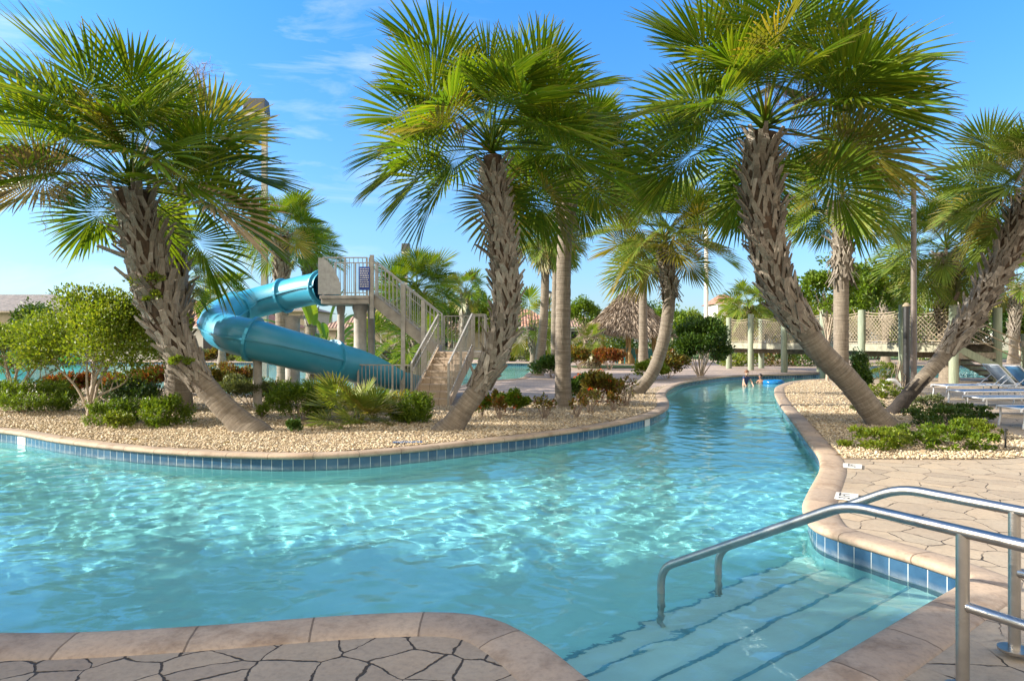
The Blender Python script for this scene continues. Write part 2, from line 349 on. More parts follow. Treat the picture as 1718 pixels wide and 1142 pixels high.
water('pool_water', POOL, [(-12, 6, 2.6, 11.0, .03), (-24.1, -12, 2.8, 15, .12), (-12, 12.0, 11.0, 20.0, .05), (0, 37, 20.0, 46, .1)])
water('back_pool_water', BACK, [(-46, 3, 18.9, 51.2, .22)], 1.6)
# ------------------------------------------------------------------ ground sheets
M_gravelbed = simple('gravel_bed', (.33,.25,.16), .95, vary=.5, scale=38, bump=.01, bscale=60)
M_lawn = simple('lawn', (.07,.12,.02), .95, vary=.5, scale=9, bump=.02, bscale=90)
big = [(-400,-60), (400,-60), (400,900), (-400,900)]
holes = [offset(POOL, .2), offset(BACK, .2)]
tag(sheet('ground', big, holes, -.020, M_paver), kind='structure')
DECK = [(-30,-8), (40,-8), (40,28.4), (14,28.4), (11,28), (8.5,25), (6.2,20), (4.6,15), (3.2,9), (-30,9)]
tag(sheet('pool_deck', DECK, [offset(POOL, .2)], -.014, M_flagr), kind='structure')
tag(sheet('near_deck', [(-30,-8), (.65,-8), (.65,2.9), (.4,4.5), (-6,5), (-30,5)], [offset(POOL, .2)], -.010, M_flag), kind='structure')
ISLE = [(-26,12), (-8,11), (0,9), (3,11), (5,16), (6,20), (10,28.5), (8.3,29.6), (6.3,26), (5.1,23.6), (3.4,21.2), (1.5,18.8), (-.4,17.6), (-.9,16.9), (-2.6,16.9), (-3,18.6), (-5,18.8), (-8.5,20), (-13,22.8), (-20,25), (-26,25.5)]
PLANTER = [(3.7,9.25), (4.4,9.30), (5.6,9.25), (6.9,9.35), (7.9,10.2), (8.7,12), (9.6,14.2), (10.6,16), (12,19.5), (13.2,23), (13,27), (10.3,28.2), (8,25), (6,19), (5,14)]
PLANTER = [tuple(p) for p in spline(PLANTER, .4, True)]; ISLE = [tuple(p) for p in spline(ISLE, .5, True)]
gi = sheet('island_gravel_bed', ISLE, [offset(POOL, .2), offset(BACK, .2)], -.008, M_gravelbed); tag(gi, kind='structure')
gp = sheet('planter_gravel_bed', PLANTER, [offset(POOL, .2)], -.008, M_gravelbed); tag(gp, kind='structure')
tag(sheet('lawn', [(-300,58), (300,58), (300,600), (-300,600)], [], -.012, M_lawn), kind='structure')
tag(sheet('lawn_patch', [tuple(p) for p in spline([(4.2,39.5), (9,40.5), (9.5,42.5), (5,43.5), (3.6,42)], .5, True)], [], .02, M_lawn), kind='structure')
def mat_pebble():
    m = NT('pebbles'); ri = m.n('NewGeometry').outputs['Random Per Island']
    c = m.ramp(ri, [(0, (.26,.19,.11)), (.2, (.50,.39,.24)), (.45, (.60,.50,.34)), (.7, (.45,.32,.18)), (.88, (.68,.60,.46)), (1, (.34,.27,.19))])
    return m.pbsdf(Base_Color=c, Roughness=.8)
M_pebble = mat_pebble()
def pebbles(name, poly, dens, seed, clear=.29):
    r = np.random.default_rng(seed); P = np.array(poly); lo, hi = P.min(0), P.max(0); n = int((hi[0]-lo[0])*(hi[1]-lo[1])*dens(0))
    p = lo+(hi-lo)*r.random((n, 2)); k = (np.abs(p[:,0]) < p[:,1]*.82+.6)&(r.random(n)*dens(0) < np.array([dens(y) for y in p[:,1]])); p = p[k]
    k = inside(p, poly)&~inside(p, offset(POOL, clear)); p = p[k]; n = len(p)
    b = np.array([(1,0,0),(0,1,0),(-1,0,0),(0,-1,0),(0,0,.8),(0,0,-.8)], float)
    b = b[None]*r.uniform(.65, 1.25, (n, 6, 1)); s = (.0125+.024*r.random((n, 1, 1))**2.2)*np.c_[np.ones(n), r.uniform(.55, 1, n), r.uniform(.4, .8, n)][:, None, :]
    v = b*s; a = r.random(n)*6.28; ca, sa = np.cos(a)[:, None], np.sin(a)[:, None]
    x = v[:,:,0]*ca-v[:,:,1]*sa; y = v[:,:,0]*sa+v[:,:,1]*ca; z = v[:,:,2]+x*r.normal(0,.3,(n,1))
    V = np.stack([x+p[:,0:1], y+p[:,1:2], z+r.uniform(-.006, .02, (n, 1))], 2).reshape(-1, 3)
    f = np.array([(0,1,4),(1,2,4),(2,3,4),(3,0,4),(1,0,5),(2,1,5),(3,2,5),(0,3,5)]); Fc = (f[None]+(np.arange(n)*6)[:, None, None]).reshape(-1, 3)
    return tag(link(name, rawmesh(name, V, Fc, [M_pebble])), 'tan and cream pebbles covering the '+('island beds' if 'island' in name else 'planter bed by the loungers'), 'gravel', kind='stuff')
pebbles('island_gravel', ISLE, lambda y: 950 if y < 13.5 else (620 if y < 17 else (280 if y < 21 else 90)), 5)
pebbles('planter_gravel', PLANTER, lambda y: 1000 if y < 12.5 else (600 if y < 17 else 200), 6)
# ------------------------------------------------------------------ plant materials
def mat_leaf(name, cols, trans=.35, rough=.42, tip=None, spec=.5, tgain=1.0):
    """leaf colour differs per leaf / per frond; light passes through the blade"""
    m = NT(name); oi = m.n('ObjectInfo').outputs['Random']; ri = m.n('NewGeometry').outputs['Random Per Island']
    f = m.math('FRACT', m.math('ADD', m.math('MULTIPLY', ri, .75), m.math('MULTIPLY', oi, 1.0)))
    k = len(cols); c = m.ramp(f, [((i+.5)/k, x) for i, x in enumerate(cols)])
    if tip:
        v = m.n('SeparateXYZ', Vector=m.uv()).outputs[1]
        e = m.n('MapRange'); m.set(e, 'Value', v); e.inputs['From Min'].default_value = tip[1]; e.inputs['From Max'].default_value = 1.0
        c = m.mix(m.math('MULTIPLY', e.outputs[0], m.math('ADD', m.math('MULTIPLY', ri, .8), .2)), c, tip[0])
    b = m.n('BsdfPrincipled', Roughness=rough); m.set(b, 'Base Color', c); b.inputs['Specular IOR Level'].default_value = spec
    t = m.n('BsdfTranslucent'); m.set(t, 'Color', m.mix(1, c, (1.5*tgain, 1.45*tgain, .55*tgain), 'MULTIPLY'))
    x = m.n('MixShader'); m.set(x, 0, trans); m.t.links.new(b.outputs[0], x.inputs[1]); m.t.links.new(t.outputs[0], x.inputs[2])
    m.t.links.new(x.outputs[0], m.out.inputs['Surface']); return m.mat
TIP = ((.22,.15,.06), .80)
M_frond = mat_leaf('palm_frond_green', [(.075,.14,.010), (.105,.175,.012), (.155,.215,.014), (.08,.145,.016), (.19,.225,.015)], .40, .42, TIP, .2)
M_frondy = mat_leaf('palm_frond_yellowing', [(.16,.16,.02), (.22,.18,.025), (.12,.14,.02), (.26,.20,.03)], .4, .42, ((.30,.19,.06), .7))
M_frondw = mat_leaf('palm_frond_light', [(.13,.20,.025), (.175,.235,.03), (.11,.18,.025), (.21,.245,.04)], .38, .42, ((.30,.22,.08), .75), .25)
M_dead = mat_leaf('palm_frond_dry', [(.30,.22,.13), (.24,.17,.10), (.36,.27,.16)], .15, .7)
def mat_bark(name, c1, c2, c3):
    m = NT(name); uv = m.uv(); q = m.map(uv, (2.0, 34.0, 1)); n1 = m.noise(q, 1.0, 5, .62, Distortion=.35); n2 = m.noise(m.pos(), 5, 5, .65); n3 = m.noise(m.map(uv, (26, 5, 1)), 1.0, 4, .6)
    c = m.ramp(n1, [(.32, c1), (.5, c2), (.68, c3)])
    c = m.mix(.5, c, m.ramp(n2, [(.3, (.55,.53,.5)), (.7, (1.25,1.2,1.15))]), 'MULTIPLY'); c = m.mix(.35, c, m.ramp(n3, [(.35, (.6,.58,.55)), (.65, (1.2,1.2,1.2))]), 'MULTIPLY')
    return m.pbsdf(Base_Color=c, Roughness=.9, Normal=m.bump(m.math('ADD', n1, m.math('MULTIPLY', n3, .5)), .022))
M_bark = mat_bark('palm_bark', (.145,.118,.088), (.21,.175,.135), (.275,.236,.186))
M_char = simple('charred_bark', (.030,.024,.020), .92, vary=.5, scale=9, bump=.02, bscale=30)
def mat_boot():
    m = NT('palm_boot'); ri = m.n('NewGeometry').outputs['Random Per Island']; nz = m.noise(m.map(m.obj(), (14,14,3)), 2.2, 5, .65)
    c = m.ramp(ri, [(0, (.14,.115,.09)), (.3, (.27,.235,.19)), (.6, (.21,.178,.14)), (.85, (.35,.31,.26)), (1, (.18,.145,.115))])
    c = m.mix(.75, c, m.ramp(nz, [(.3, (.5,.47,.43)), (.6, (1.1,1.08,1.05)), (.8, (1.35,1.33,1.3))]), 'MULTIPLY')
    return m.pbsdf(Base_Color=c, Roughness=.88, Normal=m.bump(nz, .02))
M_boot = mat_boot()
M_bootin = simple('palm_fibre', (.07,.045,.028), .95, vary=.5, scale=14)
M_flower = mat_leaf('palm_flower_spray', [(.30,.20,.12), (.36,.26,.15), (.25,.17,.11)], .2, .7)
M_flowery = mat_leaf('palm_fruit_spray', [(.34,.29,.07), (.40,.33,.09), (.28,.25,.06)], .25, .6)

def nrm(a): return a/(np.linalg.norm(a, axis=-1, keepdims=True)+1e-9)
def frond_geo(elev, petl=1.15, bl=1.05, droop=.5, nseg=48, seed=0, hang=.9, fold=.30, lod=0, phim=2.25):
    """costapalmate fan frond growing from the origin towards +x; returns verts, quads, uvs"""
    r = np.random.default_rng(seed); V = []; Q = []; UV = []
    # petiole
    n = 7; ang = elev; p = np.zeros(3); path = [p.copy()]; tan = []
    for i in range(n):
        t = np.array((math.cos(ang), 0, math.sin(ang))); tan.append(t); p = p+t*petl/n; path.append(p.copy()); ang -= droop/n
    tan.append(np.array((math.cos(ang), 0, math.sin(ang))))
    for i, (q, t) in enumerate(zip(path, tan)):
        N = np.array((-t[2], 0, t[0])); w = .030-.018*i/n; h = .5*w
        for a, b in ((-w,-h*.2), (w,-h*.2), (0,-h*1.4)): V.append(q+np.array((0,1,0))*a+N*b)
    for i in range(n):
        for k in range(3):
            a, b = i*3+k, i*3+(k+1) % 3; Q.append((a, b, b+3, a+3)); UV += [(0,.05)]*4
    # costa (midrib inside the blade, bends down)
    cn = 8; cl = bl*.52; cp = [path[-1]]; ct = [tan[-1]]; a2 = ang
    for i in range(cn):
        a2 -= (.36+.32*droop)/cn; t = np.array((math.cos(a2), 0, math.sin(a2))); cp.append(cp[-1]+t*cl/cn); ct.append(t)
    cp = np.array(cp); ct = np.array(ct)
    rows = [.02,.16,.32,.48,.60,.74,.88,1.0] if not lod else [.03,.32,.62,1.0]
    dphi = 2*phim/nseg
    for i in range(nseg):
        u = -1+2*(i+.5)/nseg; phi = u*phim+r.normal(0, .015); s = (1-abs(u))**1.1*cn*.9; k = int(s); fr = s-k
        o = cp[k]*(1-fr)+cp[min(k+1, cn)]*fr; T = nrm(ct[k]*(1-fr)+ct[min(k+1, cn)]*fr); N = np.array((-T[2], 0, T[0])); B = np.array((0,1.,0))
        L = bl*(1.0-.30*abs(u)**2.2)*r.uniform(.9, 1.06); d = nrm(math.cos(phi)*T+math.sin(phi)*B+N*(fold*abs(math.sin(phi))+(.06 if i % 2 else -.0)))
        hg = hang*r.uniform(.6, 1.5); tw = r.normal(0, .25); q = o.copy(); tp = 0; base = len(V); nv = 2 if lod else 3
        brk = r.random() < .12
        for j, t in enumerate(rows):
            q = q+d*L*(t-tp); g = hg*(t-tp)*max(0, (t-.30))*(2.2 if not brk or t < .6 else 5.5); tp = t
            c = nrm(np.cross(N, d)); nn = nrm(np.cross(d, c))
            fan = max(t*L, .05)*dphi*.60; w = min(fan, .62*L*dphi*.60)*(1 if t < .5 else max(.05, (1-t)/.5)**.72)
            if t > .45: c = nrm(c*math.cos(tw*(t-.45)*2)+nn*math.sin(tw*(t-.45)*2))
            if nv == 3: V += [q-c*w, q+nn*w*.55, q+c*w]
            else: V += [q-c*w*1.05, q+c*w*1.05]
            d = nrm(d+np.array((0, 0, -g)))
        for j in range(len(rows)-1):
            for e in range(nv-1):
                a = base+j*nv+e; Q.append((a, a+1, a+nv+1, a+nv)); UV += [(u, rows[j]), (u, rows[j]), (u, rows[j+1]), (u, rows[j+1])]
    return np.array(V), np.array(Q), np.array(UV)
ELEVS = [78, 55, 32, 8, -18, -46, -72]
FR = {}
def frond_mesh(ci, var, mat, kind):
    """shared frond meshes: one per elevation class, variant, leaf colour and kind of palm"""
    key = (ci, var, mat.name, kind)
    if key not in FR:
        e = ELEVS[ci]; dr = .15+.06*ci
        kw = dict(droop=dr, seed=ci*10+var, hang=.22+.06*ci, nseg=58, bl=1.10, petl=1.18)
        if kind == 'pmet': kw.update(hang=.06, petl=.85, bl=.85, nseg=26, phim=1.75, droop=.15+.05*ci, fold=.22)
        if kind == 'wash': kw.update(hang=1.0+.25*ci, petl=.9, bl=1.05, nseg=40)
        V, Q, UV = frond_geo(R(e), **kw); FR[key] = rawmesh('frond', V, Q, [mat], False, None, UV)
    return FR[key]
def trunk_mesh(path, rad, booted, seed, boots=46, bsize=1.0, skirt=0):
    """ringed trunk tube plus criss-crossed leaf bases (boots) over the part from booted[0] to booted[1]"""
    r = random.Random(seed); q0, q1 = np.array(path[0], float), np.array(path[1], float); P = np.vstack([(q0-(q1-q0)/np.linalg.norm(q1-q0)*.7)[None], spline([tuple(p) for p in path], .09)]); s = np.r_[0, np.cumsum(np.linalg.norm(np.diff(P, axis=0), axis=1))]; L = s[-1]
    fr = np.linspace(0, 1, len(rad)); rr = np.interp(s/L, fr, rad); n = 20; V = []; UV = []; Fq = []; frames = []
    x = None
    for i in range(len(P)):
        d = nrm(P[min(i+1, len(P)-1)]-P[max(i-1, 0)])
        if x is None: x = nrm(np.cross(d, (0, 1, .01)))
        x = nrm(x-d*x.dot(d)); y = np.cross(d, x); frames.append((d, x, y))
        rg = (rr[i]+.10*max(0, 1-abs(s[i]-.6)/.55)**2*(1 if s[i] > .6 else 0)+(.10 if s[i] <= .6 else 0))*(1+.025*math.sin(s[i]*42+seed)+.02*math.sin(s[i]*17+2*seed))
        for k in range(n): a = 2*math.pi*k/n; V.append(P[i]+(x*math.cos(a)+y*math.sin(a))*rg*(1+.03*math.sin(3*a+seed+s[i])))
    mi = []
    for i in range(len(P)-1):
        bt = s[i]/L > booted[0]+.02
        for k in range(n):
            Fq.append((i*n+k, i*n+(k+1) % n, (i+1)*n+(k+1) % n, (i+1)*n+k)); mi.append(2 if bt else 0)
            UV += [(k/n, s[i]), ((k+1)/n, s[i]), ((k+1)/n, s[i+1]), (k/n, s[i+1])]
    mb = MB(); bl = (booted[1]-booted[0])*L; nb = int(boots*bl)
    for j in range(nb):
        f = (j+.5)/nb; sv = (booted[0]+(booted[1]-booted[0])*f)*L; i = min(len(P)-2, int(np.searchsorted(s, sv))); d, x, y = frames[i]; a = j*2.39996+r.uniform(-.3, .3)
        o = Vector(x*math.cos(a)+y*math.sin(a)); up = Vector(d); c = up.cross(o); ps = Vector(P[i])+o*(rr[i]*.97)
        z = bsize*r.uniform(.65, 1.3); out = r.uniform(.10, .19)*z*(.8+.7*f); w = .098*z
        if r.random() < .10: out *= 1.7
        J = ps+o*.035*z+up*.03*z
        for sd in (-1, 1): mb.bar(ps+c*sd*r.uniform(.06,.15)*z-up*r.uniform(.18,.34)*z+o*.004, J+up*.05*z+o*.01, w*.66, .028*z, up=o)
        S = ps+up*(.24*z*r.uniform(.7, 1.25))+o*out+c*r.uniform(-.05, .05)
        A = J; B = S; dd = (B-A).normalized(); cx = c; nn = cx.cross(dd).normalized(); h = .02*z
        Vv = [A-cx*w*.62-nn*h, A+cx*w*.62-nn*h, A+cx*w*.62+nn*h, A-cx*w*.62+nn*h, B-cx*w*.42-nn*h*.6, B+cx*w*.42-nn*h*.6, B+cx*w*.42+nn*h*.6, B-cx*w*.42+nn*h*.6]
        mb.add(Vv, [(0,3,2,1),(4,5,6,7),(0,1,5,4),(1,2,6,5),(2,3,7,6),(3,0,4,7)])
    for j in range(skirt):                # loose dry leaf bases hanging down below the boots
        i = min(len(P)-2, int(np.searchsorted(s, (booted[0]+r.uniform(-.02,.10))*L))); d, x, y = frames[i]; a = r.uniform(0, 6.28)
        o = Vector(x*math.cos(a)+y*math.sin(a)); up = Vector(d); ps = Vector(P[i])+o*rr[i]; l = r.uniform(.2, .5)*bsize
        mb.bar(ps, ps+o*r.uniform(.08,.30)*bsize-up*l, .05*bsize, .012, up=o)
    b = len(V); V = np.vstack([np.array(V), np.array([tuple(p) for p in mb.v])]) if mb.v else np.array(V)
    Fq = Fq+[tuple(q+b for q in f) for f in mb.f]; mi += [1]*len(mb.f); UV += [(0,0)]*(4*len(mb.f))
    me = rawmesh('trunk', V, Fq, [M_bark, M_boot, M_bootin], False, mi, UV)
    sm = np.array(mi) != 1; me.polygons.foreach_set('use_smooth', sm); return me, P[-1], frames[-1][0]
def spray_geo(az, elev, L, seed, droop=1.2, n=60):
    """branched palm flower stalk: a main stem with fine side twigs"""
    r = np.random.default_rng(seed); mb = MB(); p = np.zeros(3); a = elev; pts = []
    for i in range(15):
        pts.append(p.copy()); p = p+np.array((math.cos(a)*math.cos(az), math.cos(a)*math.sin(az), math.sin(a)))*L/14; a -= droop/14*(i/7)
    mb.tube(pts, np.linspace(.014, .004, 15), 4)
    for k in range(n):
        i = r.integers(5, 15); q = pts[min(i, 14)]; d = nrm(r.normal(0, 1, 3)+np.array((0, 0, -.25))); l = L*r.uniform(.10, .26)
        for m_ in range(3):
            e = q+d*l*.45; mb.bar(q, e, .006, .004); q = e; d = nrm(d+r.normal(0, .45, 3)+np.array((0, 0, -.25)))
            for _ in range(2):
                d2 = nrm(d+r.normal(0, .8, 3)); mb.bar(q, q+d2*l*.35, .004, .003)
    return mb
def palm(label, path, rad, booted=(.35,.98), nf=42, scale=1.0, seed=1, mats=None, kind='sabal', elo=-26, ehi=84, boots=46, bsize=1.0, skirt=0, sprays=(), group=None, yellow=.08, detail=True, name='palm_tree', dry=0, tilt=(0,0), low_yellow=True, open_front=False, charred=False):
    r = random.Random(seed); base = Vector(path[0]); t = empty(name, base, label, 'palm tree', group)
    me, top, ax = trunk_mesh([tuple(Vector(p)-base) for p in path], rad, booted, seed, boots, bsize, skirt); link('trunk', me, t)
    if charred:        # fire-blackened foot of the trunk, ragged at its upper end
        me.materials.append(M_char); zc = np.array([me.polygons[i].center.z for i in range(len(me.polygons))]); cur = np.zeros(len(zc), np.int32); me.polygons.foreach_get('material_index', cur)
        cur[(cur == 0)&(zc < .80+.14*np.sin(np.arange(len(zc))*1.9))] = 3; me.polygons.foreach_set('material_index', cur)
    top = Vector(top); ax = Vector(ax)
    g, yl = mats or (M_frond, M_frondy)
    put = []
    for i in range(nf+dry):
        f = (i+.5)/nf; e = ehi-(ehi-elo)*min(f, 1.0)**.92+r.uniform(-8, 8)
        if i >= nf: e = -72
        az = i*2.39996+r.uniform(-.25, .25)
        if open_front: e = max(e, 26-52*(math.sin(az)+1)/1.3) if math.sin(az) < .3 else e   # cut back where it would hang over the path side
        ci = min(range(7), key=lambda k: abs(ELEVS[k]-e))
        m_ = M_dead if i >= nf else (yl if (r.random() < yellow or (low_yellow and f > .86 and r.random() < .35)) else g)
        rx = Matrix.Rotation(r.uniform(-.75, .75), 4, 'X'); ry = Matrix.Rotation(R(-(e-ELEVS[ci])*.8), 4, 'Y')
        sc = scale*r.uniform(.88, 1.1)*(.82 if f < .12 else 1.0)
        M = Matrix.Translation(top+ax*(.30*(1-f)+.02)*scale) @ Matrix.Rotation(tilt[0], 4, 'Y') @ Matrix.Rotation(tilt[1], 4, 'X') @ Matrix.Rotation(az, 4, 'Z') @ ry @ rx @ Matrix.Scale(sc, 4)
        put.append((ci, r.randrange(2), m_, M))
    if detail:
        for ci, v, m_, M in put: o = link('frond', frond_mesh(ci, v, m_, kind), t); o.matrix_local = M
    else:                                  # a far crown is one mesh
        cs, qs, us, ms, b = [], [], [], [], 0; ml = []
        for ci, v, m_, M in put:
            kw = dict(droop=.22+.10*ci, seed=ci*10+v, hang=.35+.13*ci, lod=1, nseg=26)
            if kind == 'wash': kw.update(hang=1.0+.25*ci, petl=.9)
            key = (ci, v, kind)
            if key not in FR: FR[key] = frond_geo(R(ELEVS[ci]), **kw)
            V, Q, U = FR[key]; A = np.array(M); cs.append(V@A[:3,:3].T+A[:3,3]); qs.append(Q+b); us.append(U); b += len(V)
            if m_ not in ml: ml.append(m_)
            ms += [ml.index(m_)]*len(Q)
        link('crown', rawmesh('crown', np.vstack(cs), np.vstack(qs), ml, False, ms, np.vstack(us)), t)
    for az, el, L, dr, mm in sprays:
        o = spray_geo(az, el, L, seed+int(az*10), dr).build('flower_stalk', mm, t); o.location = top+ax*.15
    return t
def path_px(pts, d, dd=0.0):
    n = len(pts); return [PX(x, y, d+dd*i/(n-1)) for i, (x, y) in enumerate(pts)]
def base_d(y, z=0.0): return F*(H-z)/(y-CY)
# ------------------------------------------------------------------ the palms
SAB = 'sabal palms with leaning trunks around the lazy river'
palm('big leaning palm at the left with a shaggy upper trunk, beside the crape myrtle',
     path_px([(418,724),(352,656),(315,607),(278,537),(254,467),(242,415),(230,370),(222,322)], 12.1), [.29,.215,.195,.20,.265,.31,.30,.27], (.36,.99), 46, 1.12, 11,
     sprays=[(2.9,R(10),1.9,1.2,M_flower), (.5,R(70),2.6,.5,M_flower), (3.6,R(25),1.8,1.3,M_flower)], boots=50, bsize=.88, elo=-13, open_front=True, dry=2, group=None)
palm('tall central palm leaning right, between the slide stairs and the orange flowers',
     path_px([(752,724),(775,690),(803,650),(838,575),(850,510),(845,430),(838,370),(830,310),(826,262)], 12.3), [.26,.195,.18,.18,.205,.21,.20,.185,.165], (.30,.97), 46, 1.0, 23,
     sprays=[(3.3,R(35),1.7,1.0,M_flower)], boots=56, bsize=.78, elo=-30, open_front=True)
palm('big palm at the right leaning left above the water, criss-cross upper trunk',
     path_px([(1486,722),(1425,640),(1377,590),(1340,538),(1312,495),(1296,450),(1285,398),(1276,330),(1275,276),(1281,225)], 13.0), [.30,.225,.215,.215,.23,.26,.29,.305,.31,.27], (.45,.99), 48, 1.16, 37,
     sprays=[(.5,R(55),2.3,.7,M_flower), (.9,R(75),2.2,.6,M_flower), (.2,R(35),2.3,.8,M_flower)], boots=50, bsize=.88, elo=-30, open_front=True, tilt=(R(4),0))
palm('palm leaning right at the right edge with a blackened trunk base',
     path_px([(1490,704),(1530,655),(1575,605),(1612,555),(1650,497),(1690,425),(1712,375),(1724,330)], 15.0), [.19,.155,.15,.165,.20,.225,.235,.22], (.42,.99), 46, .84, 41, dry=1, charred=True, elo=-30, open_front=True, mats=(M_frondw, M_frondy),
     sprays=[(3.4,R(40),1.4,1.6,M_flowery), (3.9,R(55),1.4,1.8,M_flowery), (4.4,R(45),1.3,1.8,M_flowery)], boots=48, bsize=.80)
palm('straight slim palm with a ringed pinkish trunk, right of the central leaning palm',
     path_px([(945,684),(944,600),(945,500),(947,420),(951,360),(960,286)], 16.5), [.24,.195,.185,.175,.17,.165], (.84,.99), 46, .84, 53, elo=-22, tilt=(R(10),0), boots=46, bsize=.95, skirt=16)
palm('straight palm with a ragged dry skirt, behind the big leaning right palm',
     path_px([(1411,650),(1411,560),(1412,470),(1413,400),(1413,338)], 24.0), [.27,.25,.25,.24,.23], (.66,.99), 46, 1.05, 61, mats=(M_frondw, M_frondy), boots=50, bsize=1.25, skirt=70)
palm('palm with a strongly curved smooth trunk at the tip of the gravel island',
     path_px([(1062,662),(1090,632),(1108,590),(1119,540),(1123,490),(1119,450),(1115,414)], 20.6), [.25,.20,.19,.185,.185,.19,.18], (.74,.99), 42, .95, 67, mats=(M_frondw, M_frondy), yellow=.3, skirt=30, bsize=.9, elo=-14, sprays=[(3.0,R(5),1.3,1.4,M_flowery), (5.6,R(-5),1.3,1.4,M_flower)])
WA = 'slim palms with drooping crowns by the back pool'
palm('slim weeping palm at the corner of the back pool, left of the ringed trunk',
     path_px([(902,631),(908,580),(913,520),(915,450),(914,410)], 31.5), [.32,.22,.20,.19,.18], (.84,.99), 34, .86, 71, mats=(M_frondw, M_frondy), kind='wash', elo=-30, skirt=20)
palm('slim palm with weeping fronds half hidden behind the straight ringed trunk',
     path_px([(931,628),(931,560),(932,500),(933,450),(934,412)], 33.5), [.28,.20,.19,.18,.18], (.84,.99), 32, .80, 73, mats=(M_frondw, M_frondy), kind='wash', elo=-30)
palm('slim straight palm with a hanging crown in front of the thatched hut',
     path_px([(1079,622),(1079,560),(1079,500),(1080,440)], 36.0), [.36,.23,.21,.20], (.90,.99), 32, .85, 79, mats=(M_frondw, M_frondy), kind='wash', elo=-18, yellow=.25)
palm('pale shaggy palm behind the rope bridge, partly hidden by the right edge palm',
     path_px([(1592,650),(1593,560),(1592,500),(1588,425)], 26.5), [.34,.34,.36,.32], (.3,.99), 50, 1.05, 83, mats=(M_frondw, M_frondy), bsize=1.1, elo=-50)
BK = 'palms standing behind the water slide'
palm('palm behind the upper run of the slide, right of the tall light pole', path_px([(476,640),(474,560),(472,480),(471,396)], 27.0), [.27,.25,.25,.22], (.70,.99), 36, .82, 91, skirt=24, bsize=1.0)
palm('second palm behind the slide, its crown dipping over the start of the tube', path_px([(524,632),(522,560),(520,500),(518,430)], 32.0), [.27,.25,.24,.24], (.5,.99), 34, .72, 97)
palm('bushy low palm behind the slide staircase', path_px([(700,606),(700,560),(700,530),(699,492)], 30.0), [.3,.3,.3,.28], (.1,.99), 46, .86, 101)
palm('small pale palm left of the slide bend above the tiled roof', path_px([(372,606),(373,560),(374,530),(376,498)], 44.0), [.25,.22,.22,.22], (.6,.99), 34, .85, 103, detail=False)
palm('small shaggy-trunked palm between the stair rail and the central leaning palm', path_px([(776,606),(778,560),(780,530),(781,492)], 42.0), [.24,.22,.24,.26], (.5,.99), 32, .72, 107, yellow=.35, detail=False)
palm('dwarf palm in front of the beige house, seen under the slide staircase', path_px([(648,640),(652,628),(656,612),(650,588)], 25.0), [.16,.15,.15,.14], (.3,.99), 24, .72, 109, detail=False)
palm('fan palm with a leaning bare trunk below the staircase landing', path_px([(655,668),(672,640),(690,612),(700,580)], 22.5), [.13,.12,.12,.12], (.8,.99), 20, .62, 113, detail=False)
palm('low palm peeking out behind the shaggy trunk of the big left palm', path_px([(296,640),(298,560),(300,510),(298,478)], 17.0), [.2,.2,.2,.2], (.2,.99), 22, .42, 117)
palm('taller palm directly behind the big left palm, its trunk grey with old leaf bases', path_px([(300,660),(296,560),(291,470),(288,400),(287,350)], 15.5), [.24,.23,.23,.24,.22], (.35,.99), 16, .5, 119, elo=-45)
palm('bushy light green palm beyond the rope bridge, near the white house', path_px([(1258,600),(1258,560),(1258,530),(1257,515)], 58.0), [.35,.33,.33,.33], (.3,.99), 34, 1.25, 121, mats=(M_frondw, M_frondy), kind='wash', detail=False, elo=-50)
palm('thin palm with a dry skirt behind the rope bridge, left of the brown lamp pole', path_px([(1486,600),(1486,560),(1486,520),(1487,478)], 46.0), [.25,.22,.22,.25], (.6,.99), 28, .80, 127, mats=(M_frondw, M_frondy), kind='wash', detail=False, skirt=40, bsize=1.3)
palm('small palm with a rough trunk behind the flowering bushes near the hut', path_px([(998,618),(996,604),(994,590),(993,578)], 40.0), [.30,.30,.30,.26], (.1,.99), 22, .58, 131, mats=(M_frondw, M_frondy), detail=False, yellow=.4, dry=10)
palm('feathery palm in front of the white house by the back pool', path_px([(895,606),(894,580),(893,560),(892,548)], 44.0), [.2,.2,.2,.2], (.5,.99), 20, 1.05, 137, mats=(M_frondw, M_frondy), detail=False)
palm('distant yellowish palm at the right edge between the leaning trunk and the hedge', path_px([(1700,600),(1702,540),(1704,500),(1706,478)], 48.0), [.3,.28,.28,.28], (.4,.99), 26, 1.15, 139, mats=(M_frondw, M_frondy), detail=False, yellow=.5)
# palms just outside the left edge of the view, whose shade falls on the water and the near deck
for i, (x, y, h, sd) in enumerate([(-10.6,4.5,3.3,157), (-12.6,3.2,3.9,163), (-9.4,2.0,3.3,167)]):
    palm(['palm out of view to the left, nearest the river', 'palm out of view beside the near deck', 'short palm out of view beside the viewer'][i],
         [Vector((x,y,0)), Vector((x+.1,y,h*.5)), Vector((x+.25,y,h))], [.3,.26,.28], (.4,.99), 40, [.92,1.05,1.0][i], sd)
